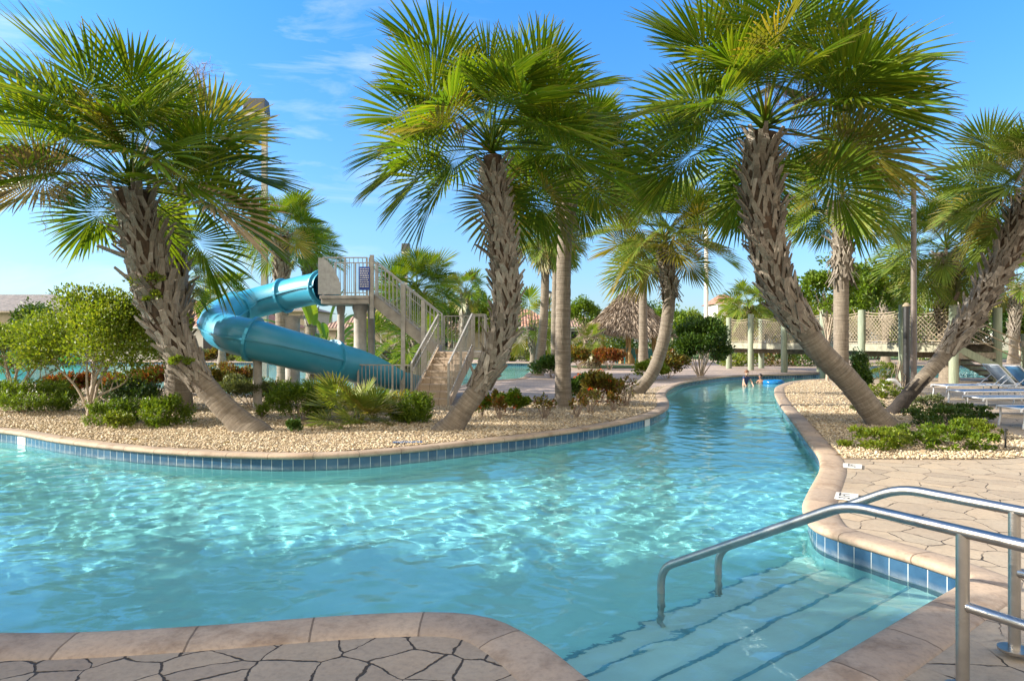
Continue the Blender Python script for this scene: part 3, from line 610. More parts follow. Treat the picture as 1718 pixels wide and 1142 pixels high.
# ------------------------------------------------------------------ broadleaf plants
def leaf_quads(P, D, L, Wd, r):
    n = len(P); D = nrm(D); S = nrm(np.cross(D, r.normal(0, 1, (n, 3)))); N = np.cross(S, D); L = np.asarray(L).reshape(-1, 1)*np.ones((n, 1)); Wd = np.asarray(Wd).reshape(-1, 1)*np.ones((n, 1))
    V = np.stack([P, P+D*L*.45+S*Wd+N*Wd*.35, P+D*L-N*L*.12, P+D*L*.45-S*Wd+N*Wd*.35], 1).reshape(-1, 3)
    return V, np.arange(4*n).reshape(-1, 4)
def cloud(rad, n, r, clumps=16, cr=.34, shell=.75, low=-.3):
    """leaf positions in clumps inside an ellipsoid, and their outward directions"""
    c = nrm(r.normal(0, 1, (clumps, 3))); c[:, 2] = np.where(c[:, 2] < low, -c[:, 2]*.6, c[:, 2]); c *= (shell+r.uniform(-.30, .18, (clumps, 1)))
    w = r.uniform(.5, 1.5, clumps); k = r.choice(clumps, n, p=w/w.sum()); q = nrm(r.normal(0, 1, (n, 3)))*r.random((n, 1))**.5*cr*r.uniform(.7, 1.25, clumps)[k][:, None]
    p = c[k]+q; return p*np.array(rad), nrm(q/cr*.7+nrm(p)*.6), c*np.array(rad)
LF = {
 'green': mat_leaf('leaf_green', [(.10,.175,.012), (.15,.22,.016), (.07,.13,.012), (.19,.25,.02)], .38, .45, None, .35),
 'lime': mat_leaf('leaf_lime', [(.13,.19,.018), (.18,.23,.02), (.09,.15,.018), (.22,.25,.03)], .40, .5, None, .3),
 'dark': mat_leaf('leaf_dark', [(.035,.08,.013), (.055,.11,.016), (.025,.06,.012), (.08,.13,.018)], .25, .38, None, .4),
 'sage': mat_leaf('leaf_sage', [(.10,.13,.05), (.14,.17,.07), (.07,.10,.035), (.18,.19,.09)], .3, .5, None, .35),
 'bronze': mat_leaf('leaf_bronze', [(.20,.05,.02), (.28,.10,.025), (.12,.10,.02), (.16,.035,.02), (.10,.12,.02)], .35, .5, None, .3),
 'croton': mat_leaf('leaf_croton', [(.10,.11,.02), (.22,.13,.02), (.20,.05,.02), (.07,.09,.015), (.26,.20,.03)], .3, .45, None, .35),
 'flower': mat_leaf('petal_orange', [(.70,.10,.02), (.75,.18,.03), (.62,.05,.03)], .3, .5, None, .3),
 'twig': simple('twig', (.26,.20,.15), .9, vary=.3, scale=20), 'stem': simple('pale_stem', (.36,.29,.22), .85, vary=.35, scale=14),
}
def shrub(name, label, cat, pos, rad, n, L, Wd, mat, seed, up=.35, clumps=18, cr=.36, flowers=0, group=None, lift=.9, stems=9, shoots=False, stem_mat='twig', low=-.3, spread=.15, low_trunk=None):
    r = np.random.default_rng(seed); t = empty(name, pos, label, cat, group); h = rad[2]*lift
    if shoots: h *= .62; low = -.9
    P, D, C = cloud(rad, n, r, clumps, cr, low=low); P[:, 2] += h; C[:, 2] = np.maximum(C[:, 2]+h, .04)
    if shoots:        # upright leafy shoots
        k = n//14; b, bd, _ = cloud(rad, k, r, clumps, cr*1.1, low=low); b[:, 2] += h; ax = nrm(nrm(b-np.array((0,0,h)))*.35+np.array((0,0,.8))+r.normal(0,.25,(k,3)))
        s = np.repeat(np.arange(k), 14); tt = np.tile(np.linspace(0, 1, 14), k)[:, None]; P = b[s]+ax[s]*tt*L*2.2; D = ax[s]*.6+nrm(r.normal(0, 1, (len(s), 3)))*.8
    else: D = D+np.array((0, 0, up))+r.normal(0, .45, (len(D), 3))
    k = P[:, 2] > .01; P, D = P[k], D[k]
    V, Q = leaf_quads(P, D, L*r.uniform(.65, 1.25, len(P)), Wd*r.uniform(.7, 1.2, len(P)), r); V[:, 2] = np.maximum(V[:, 2], .004)
    link('foliage', rawmesh('foliage', V, Q, [LF[mat]]), t)
    mb = MB()
    for i in range(stems):
        e = C[i % len(C)]*.92; b = np.array((e[0]*spread, e[1]*spread, 0)); m_ = (b+e)/2+r.normal(0, .06, 3)*rad[0]; m_[2] = max(m_[2], .03)
        mb.tube([b, m_, e], [max(.008, .022*rad[2]), .014*rad[2]+.003, .004], 5)
    mb.build('stems', LF[stem_mat], t)
    if flowers:
        fp = C[r.integers(0, len(C), flowers)]*np.array((1.05, 1.05, 1))+nrm(r.normal(0, 1, (flowers, 3)))*np.array(rad)*cr*.9; fp[:, 2] = np.maximum(fp[:, 2], .08); m_ = 22
        q = nrm(r.normal(0, 1, (flowers*m_, 3)))*.045; q[:, 2] = abs(q[:, 2]); V, Q = leaf_quads(np.repeat(fp, m_, 0)+q, q, .035, .016, r); link('flowers', rawmesh('flowers', V, Q, [LF['flower']]), t)
    return t
def g3(x, y): a, b = G(x, y); return (a, b, 0)
def at(x, d): return ((x-CX)*d/F, d, 0)
SG = 'low shrubs in the gravel beds'
# left bed
shrub('shrub', 'wide fine-leaved green shrub at the left edge behind the coping', 'shrub', g3(48,692), (1.15,.8,.42), 9000, .085, .011, 'green', 201, shoots=True, clumps=26, cr=.3)
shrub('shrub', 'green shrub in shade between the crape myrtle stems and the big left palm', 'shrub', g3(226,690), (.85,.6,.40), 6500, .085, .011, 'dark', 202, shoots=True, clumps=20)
shrub('shrub', 'bright green fine-leaved shrub just left of the big left palm base', 'shrub', g3(272,714), (.52,.4,.27), 4500, .08, .010, 'green', 203, shoots=True, clumps=14)
shrub('shrub', 'small green shrub at the foot of the crape myrtle', 'shrub', g3(182,712), (.50,.38,.24), 3400, .08, .010, 'green', 204, shoots=True, clumps=12)
shrub('shrub', 'tiny bright green shrub nearest the coping at the left', 'shrub', g3(196,719), (.24,.2,.12), 1300, .07, .010, 'lime', 205, shoots=True, clumps=8)
shrub('shrub', 'rounded bushy green shrub left of the yellow fan palm', 'shrub', g3(502,706), (.68,.5,.44), 8500, .075, .010, 'green', 206, shoots=True, clumps=22)
shrub('shrub', 'rounded bushy green shrub right of the yellow fan palm, below the stairs', 'shrub', g3(684,708), (.42,.38,.34), 5500, .075, .010, 'green', 207, shoots=True, clumps=18)
shrub('shrub', 'tiny dark shrub in gravel in front of the rounded green shrub', 'shrub', g3(490,727), (.14,.12,.14), 700, .06, .012, 'dark', 208, clumps=8)
shrub('shrub', 'tiny light green sprout right of the big left palm base', 'shrub', g3(441,700), (.16,.14,.13), 700, .07, .010, 'lime', 209, shoots=True, clumps=7)
shrub('shrub', 'grey-green small-leaved shrub under the lower run of the slide', 'shrub', g3(425,684), (.92,.6,.42), 9000, .055, .017, 'sage', 210, clumps=34, cr=.3, up=.4)
shrub('shrub', 'bronze-red leafed shrub behind the big left palm trunk', 'shrub', g3(262,662), (.72,.5,.46), 3800, .11, .03, 'bronze', 211, clumps=22)
shrub('shrub', 'bronze-red leafed shrub between the crape myrtle stems', 'shrub', at(205,19.5), (.62,.5,.34), 2600, .11, .03, 'bronze', 212, clumps=18)
shrub('shrub', 'dark red leafed shrub at the left behind the crape myrtle', 'shrub', at(118,19.8), (.75,.5,.36), 2600, .11, .03, 'bronze', 213, clumps=18)
shrub('shrub', 'orange-green leafed shrub below the slide bend', 'shrub', g3(345,664), (.70,.5,.42), 3200, .10, .028, 'croton', 214, clumps=20)
shrub('shrub', 'mixed green and red leafed shrub under the slide beside the grey-green shrub', 'shrub', g3(396,655), (.62,.5,.45), 3000, .10, .026, 'croton', 215, clumps=18)
def crape(label, base, foot, rad, n, seed, ns=9):
    r = np.random.default_rng(seed); t = empty('crape_myrtle', base, label, 'shrub'); P, D, C = cloud(rad, n, r, 44, .30, .72, low=-.55); ctr = np.array(foot); P += ctr; C += ctr
    V, Q = leaf_quads(P, D*.8+np.array((0,0,.25))+r.normal(0,.5,P.shape), .07*r.uniform(.6, 1.25, n), .021*r.uniform(.7,1.2,n), r)
    link('foliage', rawmesh('foliage', V, Q, [LF['lime']]), t); mb = MB()
    o = np.argsort(C[:, 0])
    for i in range(ns):
        e = C[o[int((i+.5)/ns*len(C))]].copy(); a = np.array((.05*math.cos(i*2.4), .05*math.sin(i*2.4), 0)); m1 = a+(e-a)*np.array((.25,.3,.38))+r.normal(0,.04,3); m2 = a+(e-a)*np.array((.62,.62,.70))+r.normal(0,.05,3)
        pts = spline([a, m1, m2, e], .15); mb.tube(pts, np.linspace(.032, .008, len(pts)), 6)
        for b in range(5):
            q = pts[int(len(pts)*(.5+.09*b))-1]; e2 = C[r.integers(0, len(C))]; e2 = q+(e2-q)*min(1, .65/np.linalg.norm(e2-q)); mb.tube([q, (q+e2)/2+r.normal(0,.03,3), e2], [.012,.009,.004], 4)
    mb.build('stems', LF['stem'], t); return t
crape('crape myrtle shrub with many pale bare stems and a wide lime crown', g3(150,706), (.12,.1,1.58), (1.92,1.1,1.06), 23000, 221)
crape('crape myrtle shrub cut by the left edge of the view', g3(25,690), (-.05,.3,1.45), (1.45,.9,.95), 13000, 222, 8)
# central bed
shrub('flowering_shrub', 'small rounded shrub with orange-red flowers against the central palm base', 'shrub', g3(808,699), (.24,.22,.27), 2200, .055, .018, 'green', 231, flowers=22, clumps=14)
shrub('flowering_shrub', 'small rounded shrub with few red flowers right of the orange one', 'shrub', g3(862,694), (.33,.28,.26), 3200, .055, .018, 'green', 232, flowers=9, clumps=16)
shrub('flowering_shrub', 'taller red-flowered bush right behind the straight ringed trunk', 'shrub', g3(966,674), (.38,.35,.40), 3200, .07, .022, 'dark', 233, flowers=14, clumps=16)
shrub('flowering_shrub', 'croton bush with dark red and orange leaves between the straight and curved trunks', 'shrub', g3(1006,678), (.52,.4,.42), 3000, .10, .028, 'croton', 234, flowers=10, clumps=20)
for i, (x, y, a, b, lb) in enumerate([(838,704,.14,.26,'thin twiggy bush between the two flowering shrubs'), (912,703,.26,.28,'sparse twiggy bush left of the straight ringed trunk'), (968,700,.22,.30,'sparse twiggy bush at the foot of the straight ringed trunk'), (990,692,.30,.34,'sparse twiggy croton in front of the dark red bush'), (1028,690,.22,.22,'low sparse twiggy bush left of the curved trunk base'), (1050,682,.28,.42,'taller sparse twiggy croton leaning on the curved trunk base'), (832,690,.2,.3,'reddish twiggy bush behind the orange flowering shrub')]):
    shrub('twiggy_bush', lb, 'bush', g3(x, y), (a, a, b), 330, .06, .02, 'croton', 240+i, clumps=14, stems=18, cr=.3)
shrub('shrub', 'rounded dark shrub at the base of the slim pool corner palm', 'shrub', g3(926,633), (.9,.7,.55), 3500, .12, .04, 'dark', 251)
shrub('shrub', 'yellow-green bush under the slim palm in front of the hut', 'shrub', at(1085,28), (.8,.6,.45), 2600, .12, .04, 'lime', 252)
shrub('shrub', 'brown-green bush right of the curved palm trunk', 'shrub', at(1120,29), (.9,.6,.6), 2600, .12, .04, 'croton', 253)
shrub('shrub', 'orange-brown bush left of the small rough palm by the hut', 'shrub', at(972,38), (.9,.6,.7), 2400, .14, .045, 'croton', 254)
shrub('shrub', 'dark red-green bush right of the small rough palm by the hut', 'shrub', at(1022,37.5), (.95,.6,.7), 2400, .14, .045, 'bronze', 255)
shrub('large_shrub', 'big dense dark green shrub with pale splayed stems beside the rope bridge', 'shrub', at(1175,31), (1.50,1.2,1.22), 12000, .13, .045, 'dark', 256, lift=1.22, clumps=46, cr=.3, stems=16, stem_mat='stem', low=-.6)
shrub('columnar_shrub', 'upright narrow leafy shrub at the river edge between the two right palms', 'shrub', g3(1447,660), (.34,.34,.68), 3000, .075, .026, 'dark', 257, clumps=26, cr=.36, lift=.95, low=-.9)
# right planter ground plants
for i, (x, y, a, b, k, lb) in enumerate([(1482,752,.62,.20,'lime','yellow-green low plant under the base of the big right palm'), (1530,742,.55,.18,'green','green low plant on gravel right of the big right palm base'), (1598,752,.62,.24,'green','dense low plant nearest the stone deck in the right planter'), (1580,715,.80,.26,'dark','dark low plant behind the two right palm bases'), (1640,735,.45,.20,'lime','low plant at the right end of the planter by the stake'), (1485,668,.50,.30,'lime','bright lime plant behind the big right palm trunk'), (1455,690,.4,.2,'sage','pale low plant left of the blackened palm base'), (1560,690,.55,.25,'sage','grey-green low plant beside the blackened palm base'), (1620,705,.55,.22,'dark','dark green low plant in front of the white loungers'), (1478,635,.8,.5,'lime','lime bush by the white pipe near the river')]):
    shrub('ground_plant', lb, 'plant', g3(x, y), (a, a*.7, b), int(3400*a), .055, .017, k, 260+i, clumps=30, cr=.20, stems=12, lift=.62, low=-.9, up=.6)
for i, (p, a, k, lb) in enumerate([(PX(238,482,11.75), .36, 'lime', 'lime sprouts growing out of the shaggy trunk of the big left palm'), (PX(262,505,11.75), .22, 'lime', 'small leafy sprig hanging on the big left palm trunk'), (PX(300,612,11.8), .20, 'lime', 'bright green sprig low on the trunk of the big left palm')]):
    shrub('leafy_sprout', lb, 'sprout', p, (a, a*.6, a*.5), int(1500*a), .07, .022, k, 320+i, clumps=10, stems=6, lift=.3, low=-.9)
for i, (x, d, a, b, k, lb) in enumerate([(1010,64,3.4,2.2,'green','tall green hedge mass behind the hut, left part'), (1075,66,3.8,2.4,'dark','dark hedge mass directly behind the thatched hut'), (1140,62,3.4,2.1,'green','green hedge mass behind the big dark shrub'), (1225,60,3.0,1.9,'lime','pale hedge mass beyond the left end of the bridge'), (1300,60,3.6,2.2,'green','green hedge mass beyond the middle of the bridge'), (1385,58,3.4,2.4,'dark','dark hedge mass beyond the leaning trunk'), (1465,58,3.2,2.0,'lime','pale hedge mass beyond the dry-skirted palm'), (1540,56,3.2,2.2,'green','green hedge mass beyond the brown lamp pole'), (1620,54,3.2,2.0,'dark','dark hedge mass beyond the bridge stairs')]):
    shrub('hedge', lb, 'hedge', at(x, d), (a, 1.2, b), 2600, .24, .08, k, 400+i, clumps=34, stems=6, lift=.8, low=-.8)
# far bank and under the bridge
for i, (x, d, a, b, k, lb) in enumerate([(1238,43,1.6,1.15,'lime','pale leafy bush under the left end of the rope bridge'), (1300,44,2.2,1.3,'croton','yellow-green bush under the rope bridge between its posts'), (1355,43,2.0,1.35,'dark','dark bush under the rope bridge behind the leaning trunk'), (850,53,1.0,.55,'green','clipped round bush left on the back pool edge'), (882,53,1.4,.65,'sage','clipped wide bush on the back pool edge'), (908,52,1.1,.7,'green','bush at the far right corner of the back pool'), (335,54,1.1,.6,'sage','small bush on the far edge of the back pool below the window'), (365,54,1.0,.7,'croton','reddish bush on the far edge of the back pool left of the slide'), (400,54,1.0,.6,'sage','round bush on the far edge of the back pool under the slide bend'), (266,54,1.0,1.1,'sage','spiky upright bush on the far pool edge left of the palm trunk'), (545,40,1.2,1.1,'green','leafy bush between the slide and the beige house'), (420,52,1.2,.8,'green','green bush across the back pool behind the slide')]):
    shrub('bush', lb, 'bush', at(x, d), (a, a*.7, b), 1700, .16, .055, k, 280+i, clumps=22, stems=6, lift=.5, low=-.8)
# fan palmettos in the central left bed
M_pmet = mat_leaf('palmetto_light', [(.17,.22,.03), (.22,.26,.04), (.12,.19,.03), (.26,.28,.06)], .4, .45, ((.34,.26,.08), .8), .35)
def palmetto(label, pos, n, sc, seed, yl):
    r = random.Random(seed); t = empty('saw_palmetto', pos, label, 'palmetto')
    for i in range(n):
        f = (i+.5)/n; e = 84-72*f; ci = min(range(7), key=lambda k: abs(ELEVS[k]-e)); ci = min(ci, 3)
        M = Matrix.Rotation(i*2.4+r.uniform(-.3,.3), 4, 'Z') @ Matrix.Rotation(R(-(e-ELEVS[ci])), 4, 'Y') @ Matrix.Rotation(r.uniform(-.5,.5), 4, 'X') @ Matrix.Scale(sc*r.uniform(.75, 1.2), 4)
        o = link('frond', frond_mesh(ci, r.randrange(2), M_frondy if i in yl else M_pmet, 'pmet'), t); o.matrix_local = Matrix.Translation((r.uniform(-.12,.12), r.uniform(-.1,.1), .02)) @ M
palmetto('low fan palmetto with light green and yellow fronds below the slide end', g3(598,712), 30, .50, 301, (4, 9, 15, 18, 21, 24))
palmetto('smaller light fan palmetto left behind the yellow one', g3(545,690), 14, .38, 302, (7,))
palmetto('short stiff fan palmetto against the fence left of the stairs', g3(640,694), 14, .36, 303, (5, 11))
# bird of paradise behind the slide
def banana(label, pos, h, seed):
    r = random.Random(seed); t = empty('bird_of_paradise', pos, label, 'plant')
    for i in range(9):
        mb = MB(); a = i*2.4; el = R(80-i*5); p = Vector((0,0,0)); d = Vector((math.cos(a)*math.cos(el), math.sin(a)*math.cos(el), math.sin(el))); pts = []
        for k in range(6): pts.append(p.copy()); p = p+d*h*.55/5; d = (d+Vector((0,0,-.03*k))).normalized()
        mb.tube(pts, [.04,.035,.03,.025,.02,.018], 5); c = d.cross(Vector((0,0,1))).normalized(); nn = c.cross(d).normalized(); V = []; n = 8
        for k in range(n+1):
            u = k/n; w = .17*h/3*math.sin(math.pi*min(1, u*.92+.06))**.7; V += [p-c*w+nn*w*.35, p, p+c*w+nn*w*.35]; p = p+d*h*.42/n; d = (d+Vector((0,0,-.10*(1+i*.15)))).normalized()
        mb.add(V, [(k*3+e, k*3+e+1, k*3+4+e, k*3+3+e) for k in range(n) for e in (0, 1)]); mb.build('leaf', LF['green' if i % 3 else 'dark'], t)
banana('bird of paradise plant with broad paddle leaves behind the slide columns', at(535,28), 3.6, 311)
banana('second paddle-leaved plant closer to the tower columns', at(552,30), 2.7, 312)
# ------------------------------------------------------------------ broadleaf trees
def tree(label, pos, h, rad, n, L, mat, seed, tr=.12, cr=.30, clumps=40, name='broadleaf_tree', lean=0, group=None, low=-.5):
    r = np.random.default_rng(seed); t = empty(name, pos, label, 'tree', group); ctr = np.array((lean, 0, h-rad[2]*.95))
    P, D, C = cloud(rad, n, r, clumps, cr, .72, low=low); P += ctr; C += ctr
    V, Q = leaf_quads(P, D+np.array((0,0,.1))+r.normal(0,.6,P.shape), L*r.uniform(.6,1.3,n), L*.33*r.uniform(.7,1.2,n), r); link('crown', rawmesh('crown', V, Q, [LF[mat]]), t)
    mb = MB(); top = ctr*.9; pts = spline([(0,0,0), (lean*.3+.05, .03, top[2]*.4), tuple(top)], .4); mb.tube(pts, np.linspace(tr, tr*.4, len(pts)), 8)
    for i in range(12):
        q = pts[int(len(pts)*(.45+.045*i))-1]; e = C[(i*5) % len(C)]; mb.tube([q, (q+e)/2+r.normal(0,.08,3), e], [tr*.4, tr*.25, .012], 5)
    mb.build('trunk', LF['stem'], t); return t
tree('slender open tree with pale thin trunks left of the dry-skirted palm', at(1388,27), 4.9, (1.55,1.2,1.55), 3600, .15, 'green', 321, .07, .2, 46)
tree('leafy tree with drooping tips between the dry-skirted palm and the brown lamp pole', at(1455,33), 5.4, (2.0,1.4,1.8), 4600, .17, 'green', 322, .09, .22, 50)
tree('yellow-green tree behind the rope bridge near the leaning trunk', at(1345,48), 4.7, (2.4,1.8,1.7), 4200, .22, 'lime', 323)
tree('lime tree behind the rope bridge between the slim skirted palm and others', at(1450,52), 5.8, (3.6,2.2,2.2), 5200, .25, 'lime', 324)
tree('light green round tree left of the thatched hut', at(980,62), 5.5, (1.7,1.6,1.6), 4200, .2, 'green', 325)
tree('dark tree behind the small dry palm right of the stairs', at(752,60), 5.6, (1.9,1.6,2.4), 3600, .22, 'dark', 326)
BT = 'round trees along the far lawn'
for i, (x, d, h, a, k, lb) in enumerate([(1128,75,5.6,2.8,'green','far round tree just right of the thatched hut'), (1170,80,5.4,3,'lime','far pale tree behind the white light pole'), (1215,84,5.0,3,'green','far tree left of the white house beyond the bridge'), (1305,80,5.2,3.2,'lime','far tree beyond the bridge behind the leaning trunk'), (1560,60,6.3,3.2,'green','dark tree behind the bridge right of the brown lamp pole'), (1625,62,5.6,3,'dark','dark tree behind the shaggy palm trunk at right'), (1668,55,5.4,3.2,'green','green tree filling the gap behind the right edge palm'), (1712,52,5.0,3,'dark','dark hedge-like tree at the right edge'), (1755,50,5.2,3,'green','tree cut off by the right edge of the view'), (1400,88,6.2,3.6,'green','far tree behind the slender open tree'), (1500,85,6.4,3.8,'lime','far tree between the bridge posts and the lamp pole'), (428,70,6.5,2.6,'green','tree between the slide bend and the light pole'), (60,75,6.0,3,'dark','far dark tree above the grey roof at left'), (870,90,6.4,2.6,'dark','far dark tree above the grey roof in the centre'), (812,60,5.6,1.7,'green','tree just left of the central trunk above the stair rail'), (1090,95,7.0,2.6,'dark','far dark tree above the hut roof')]):
    tree(lb, at(x, d), h, (a, a*.8, h*.42), 2300, .30, k, 340+i, .14, .3, 30, group=None)

# dry leaves lying on the gravel
def litter(name, label, poly, n, seed):
    r = np.random.default_rng(seed); P = np.array(poly); lo, hi = P.min(0), P.max(0); p = lo+(hi-lo)*r.random((n*6, 2)); p = p[inside(p, poly)&~inside(p, offset(POOL, .10))&(p[:, 1] < 19)][:n]; m_ = len(p)
    D = r.normal(0, 1, (m_, 3))*np.array((1, 1, .15)); V, Q = leaf_quads(np.c_[p, r.uniform(.015, .04, m_)], D, r.uniform(.05, .16, m_), r.uniform(.008, .028, m_), r); V[:, 2] = np.clip(V[:, 2], .012, .08)
    tag(link(name, rawmesh(name, V, Q, [M_dead])), label, 'leaf litter', kind='stuff')
litter('island_leaf_litter', 'scattered dry leaves and bits of frond on the island gravel', ISLE, 420, 9); litter('planter_leaf_litter', 'scattered dry leaves on the planter gravel under the right palms', PLANTER, 160, 10)
# ------------------------------------------------------------------ entry steps in the water
ca, cb = np.array(corner_a), np.array(corner_b)
def steps():
    ln = np.linalg.norm(cb-ca); offs = [.02, .48, .86, 1.24, 1.62]; zs = [-.31, -.48, -.65, -.82]
    mb = MB(); nose = MB()
    for i in range(4):
        a0, a1 = ca+en*.0-ed*.6, cb+ed*.7; p = [a0+en*-.1, a1+en*-.1, a1+en*offs[i+1], a0+en*offs[i+1]]
        mb.prism([tuple(q) for q in p], FZ+.002*i, zs[i]+0*i)
        q0, q1 = a0+en*(offs[i+1]+.003), a1+en*(offs[i+1]+.003)
        nose.add([(*q0, zs[i]-.03), (*q1, zs[i]-.03), (*(q1-en*.028), zs[i]+.004), (*(q0-en*.028), zs[i]+.004), (*q0, zs[i]+.004), (*q1, zs[i]+.004)], [(0,1,5,4), (4,5,2,3)])
    o = mb.build('pool_steps', M_steps); tag(o, kind='structure'); o.cycles.is_caustics_receiver = True
    n = nose.build('step_edge_tiles', M_stepnose); tag(n, kind='structure'); n.cycles.is_caustics_receiver = True
M_steps = simple('pale_step_plaster', (.66,.80,.76), .75, vary=.08, scale=2)
M_stepnose = simple('step_edge_tile', (.19,.40,.48), .4, vary=.3)
steps()
# ------------------------------------------------------------------ materials for built things
def mat_steel():
    m = NT('brushed_steel'); p = m.obj(); n = m.noise(m.map(p, (3,3,60)), 4, 4); n2 = m.noise(p, 9, 4)
    return m.pbsdf(Base_Color=m.ramp(n2, [(.3, (.40,.375,.34)), (.7, (.52,.485,.44))]), Metallic=1.0, Roughness=m.math('ADD', m.math('MULTIPLY', n, .18), .26), Normal=m.bump(n, .0006))
M_steel = mat_steel()
M_conc = simple('grey_concrete', (.36,.33,.29), .85, vary=.25, scale=4, bump=.006, bscale=50)
M_beige = simple('beige_stucco', (.46,.38,.29), .9, vary=.14, scale=3, bump=.006, bscale=70)
M_white = simple('white_stucco', (.70,.67,.62), .9, vary=.07, scale=2, bump=.006, bscale=70)
M_rail = simple('beige_painted_rail', (.34,.32,.285), .5, vary=.2, scale=9)
M_railg = simple('grey_painted_rail', (.35,.345,.33), .45, vary=.2, scale=9)
M_dark = simple('dark_window', (.02,.022,.025), .15, vary=.3)
M_frame = simple('white_frame', (.74,.73,.70), .5, vary=.06)
M_black = simple('black_metal', (.02,.02,.02), .45, vary=.3)
M_brown = simple('brown_metal', (.13,.105,.09), .5, vary=.25)
M_wood = simple('bridge_timber', (.23,.20,.15), .9, vary=.45, scale=7, bump=.01, bscale=30)
def mat_pile():
    m = NT('treated_pile'); p = m.obj(); n = m.noise(m.map(p, (7,7,.8)), 2.2, 5, .65); n2 = m.noise(p, 2.2, 4)
    c = m.mix(m.math('MULTIPLY', n2, .9), m.ramp(n, [(.3, (.15,.17,.12)), (.55, (.27,.29,.20)), (.75, (.36,.36,.27))]), (.22,.27,.20))
    return m.pbsdf(Base_Color=c, Roughness=.9, Normal=m.bump(n, .02))
M_pile = mat_pile()
M_rope = simple('weathered_rope', (.27,.22,.15), .9, vary=.3, scale=12)
def mat_slide():
    m = NT('turquoise_fibreglass'); p = m.obj(); n = m.noise(p, 1.4, 5, .6); f = m.noise(p, 22, 5)
    c = m.ramp(n, [(.3, (.02,.245,.39)), (.7, (.04,.30,.45))]); c = m.mix(m.math('MULTIPLY', f, .25), c, (.10,.35,.42))
    return m.pbsdf(Base_Color=c, Roughness=m.math('ADD', m.math('MULTIPLY', f, .18), .30), Coat_Weight=.15, Coat_Roughness=.2)
M_slide = mat_slide(); M_slidein = simple('slide_inside', (.012,.16,.24), .3)
def mat_rooftile(name, a, b):
    m = NT(name); uv = m.uv(); w = m.n('TexWave', wave_type='BANDS', bands_direction='X', Scale=1.0); m.set(w, 'Vector', m.map(uv, (1.1,0,0)))
    w2 = m.n('TexWave', wave_type='BANDS', bands_direction='Y', wave_profile='SAW', Scale=1.0); m.set(w2, 'Vector', m.map(uv, (0,.95,0)))
    bk = m.n('TexBrick', offset=.5); m.set(bk, 'Vector', uv)
    for k, v in (('Scale', 1.0), ('Mortar Size', .01), ('Brick Width', .28), ('Row Height', .34)): bk.inputs[k].default_value = v
    m.set(bk, 'Color1', tuple(x*.75 for x in a)); m.set(bk, 'Color2', tuple(min(1, x*1.25) for x in b)); m.set(bk, 'Mortar', tuple(x*.3 for x in a))
    c = m.mix(.45, bk.outputs['Color'], m.ramp(m.noise(m.pos(), 1.2, 4), [(.3, a), (.7, b)]))
    c = m.mix(.6, c, m.ramp(w.outputs['Fac'], [(.1, (.55,.5,.5)), (.6, (1.1,1.1,1.1))]), 'MULTIPLY')
    return m.pbsdf(Base_Color=c, Roughness=.85, Normal=m.bump(m.math('ADD', w.outputs['Fac'], m.math('MULTIPLY', w2.outputs['Fac'], .5)), .08))
M_terra = mat_rooftile('terracotta_roof', (.30,.14,.09), (.46,.25,.17)); M_greyroof = mat_rooftile('grey_tile_roof', (.20,.18,.165), (.29,.26,.235)); M_brroof = mat_rooftile('brown_tile_roof', (.25,.15,.11), (.36,.24,.18))
# ------------------------------------------------------------------ stainless handrails at the steps
def bend(pts, r=.10, n=6):
    """polyline with rounded corners"""
    P = [Vector(p) for p in pts]; out = [P[0]]
    for i in range(1, len(P)-1):
        a = (P[i-1]-P[i]); b = (P[i+1]-P[i]); k = min(r, a.length*.45, b.length*.45); s, e = P[i]+a.normalized()*k, P[i]+b.normalized()*k
        for j in range(n+1): t = j/n; out.append(s*(1-t)**2+P[i]*2*t*(1-t)+e*t*t)
    return out+[P[-1]]
def handrail(label, bend_px, post, end_px, end_y, mid_z, bottom):
    rz, rad = .735, .0275
    d = F*(H-rz)/(bend_px[1]-CY); b = Vector(((bend_px[0]-CX)*d/F, d, rz)); rd = Vector((.48,-.877,0)); t = empty('handrail', (post[0], post[1], .02), label, 'handrail', 'stainless handrails at the pool entry'); o = Vector((post[0], post[1], .02))
    k = (end_px-CX)/F; u = (k*b.y-b.x)/(rd.x-k*rd.y); e = b+rd*u; ez = H-(end_y-CY)*e.y/F; e.z = ez
    far = b+rd*2.6
    mb = MB(); mb.tube([p-o for p in bend([far, b, e, Vector((e.x, e.y, bottom))], .13)], rad, 18); mb.build('rail', M_steel, t, True)
    pz = b+rd*((Vector((post[0], post[1], 0))-b).dot(rd)); 
    for j, s in enumerate((0, 1.75)):
        q = pz+rd*s; m2 = MB(); m2.tube([Vector((q.x, q.y, .0))-o, Vector((q.x, q.y, rz-.01))-o], rad, 18); m2.build('post', M_steel, t, True)
        m3 = MB(); m3.lathe([(0,.0), (.075,.0), (.075,-.006), (.072,-.014), (.03,-.014)][::-1], 24); fl = m3.build('base_flange', M_steel, t, True); fl.location = Vector((q.x, q.y, .030))-o
    q = pz; m4 = MB(); m4.tube([Vector((q.x, q.y, mid_z))-o+rd*.02, Vector((q.x, q.y, mid_z))-o+rd*2.2], rad*.82, 14); m4.build('mid_rail', M_steel, t, True)
def rail_post(px, py, rz=.735): d = F*(H-rz)/(py-CY); return ((px-CX)*d/F, d)
handrail('nearer stainless steel handrail bending down into the water', (1420,846), rail_post(1612,892), 1109, 952, .40, -.80)
handrail('farther stainless steel handrail, partly behind the nearer one', (1510,818), rail_post(1703,855), 1205, 922, .42, -.62)
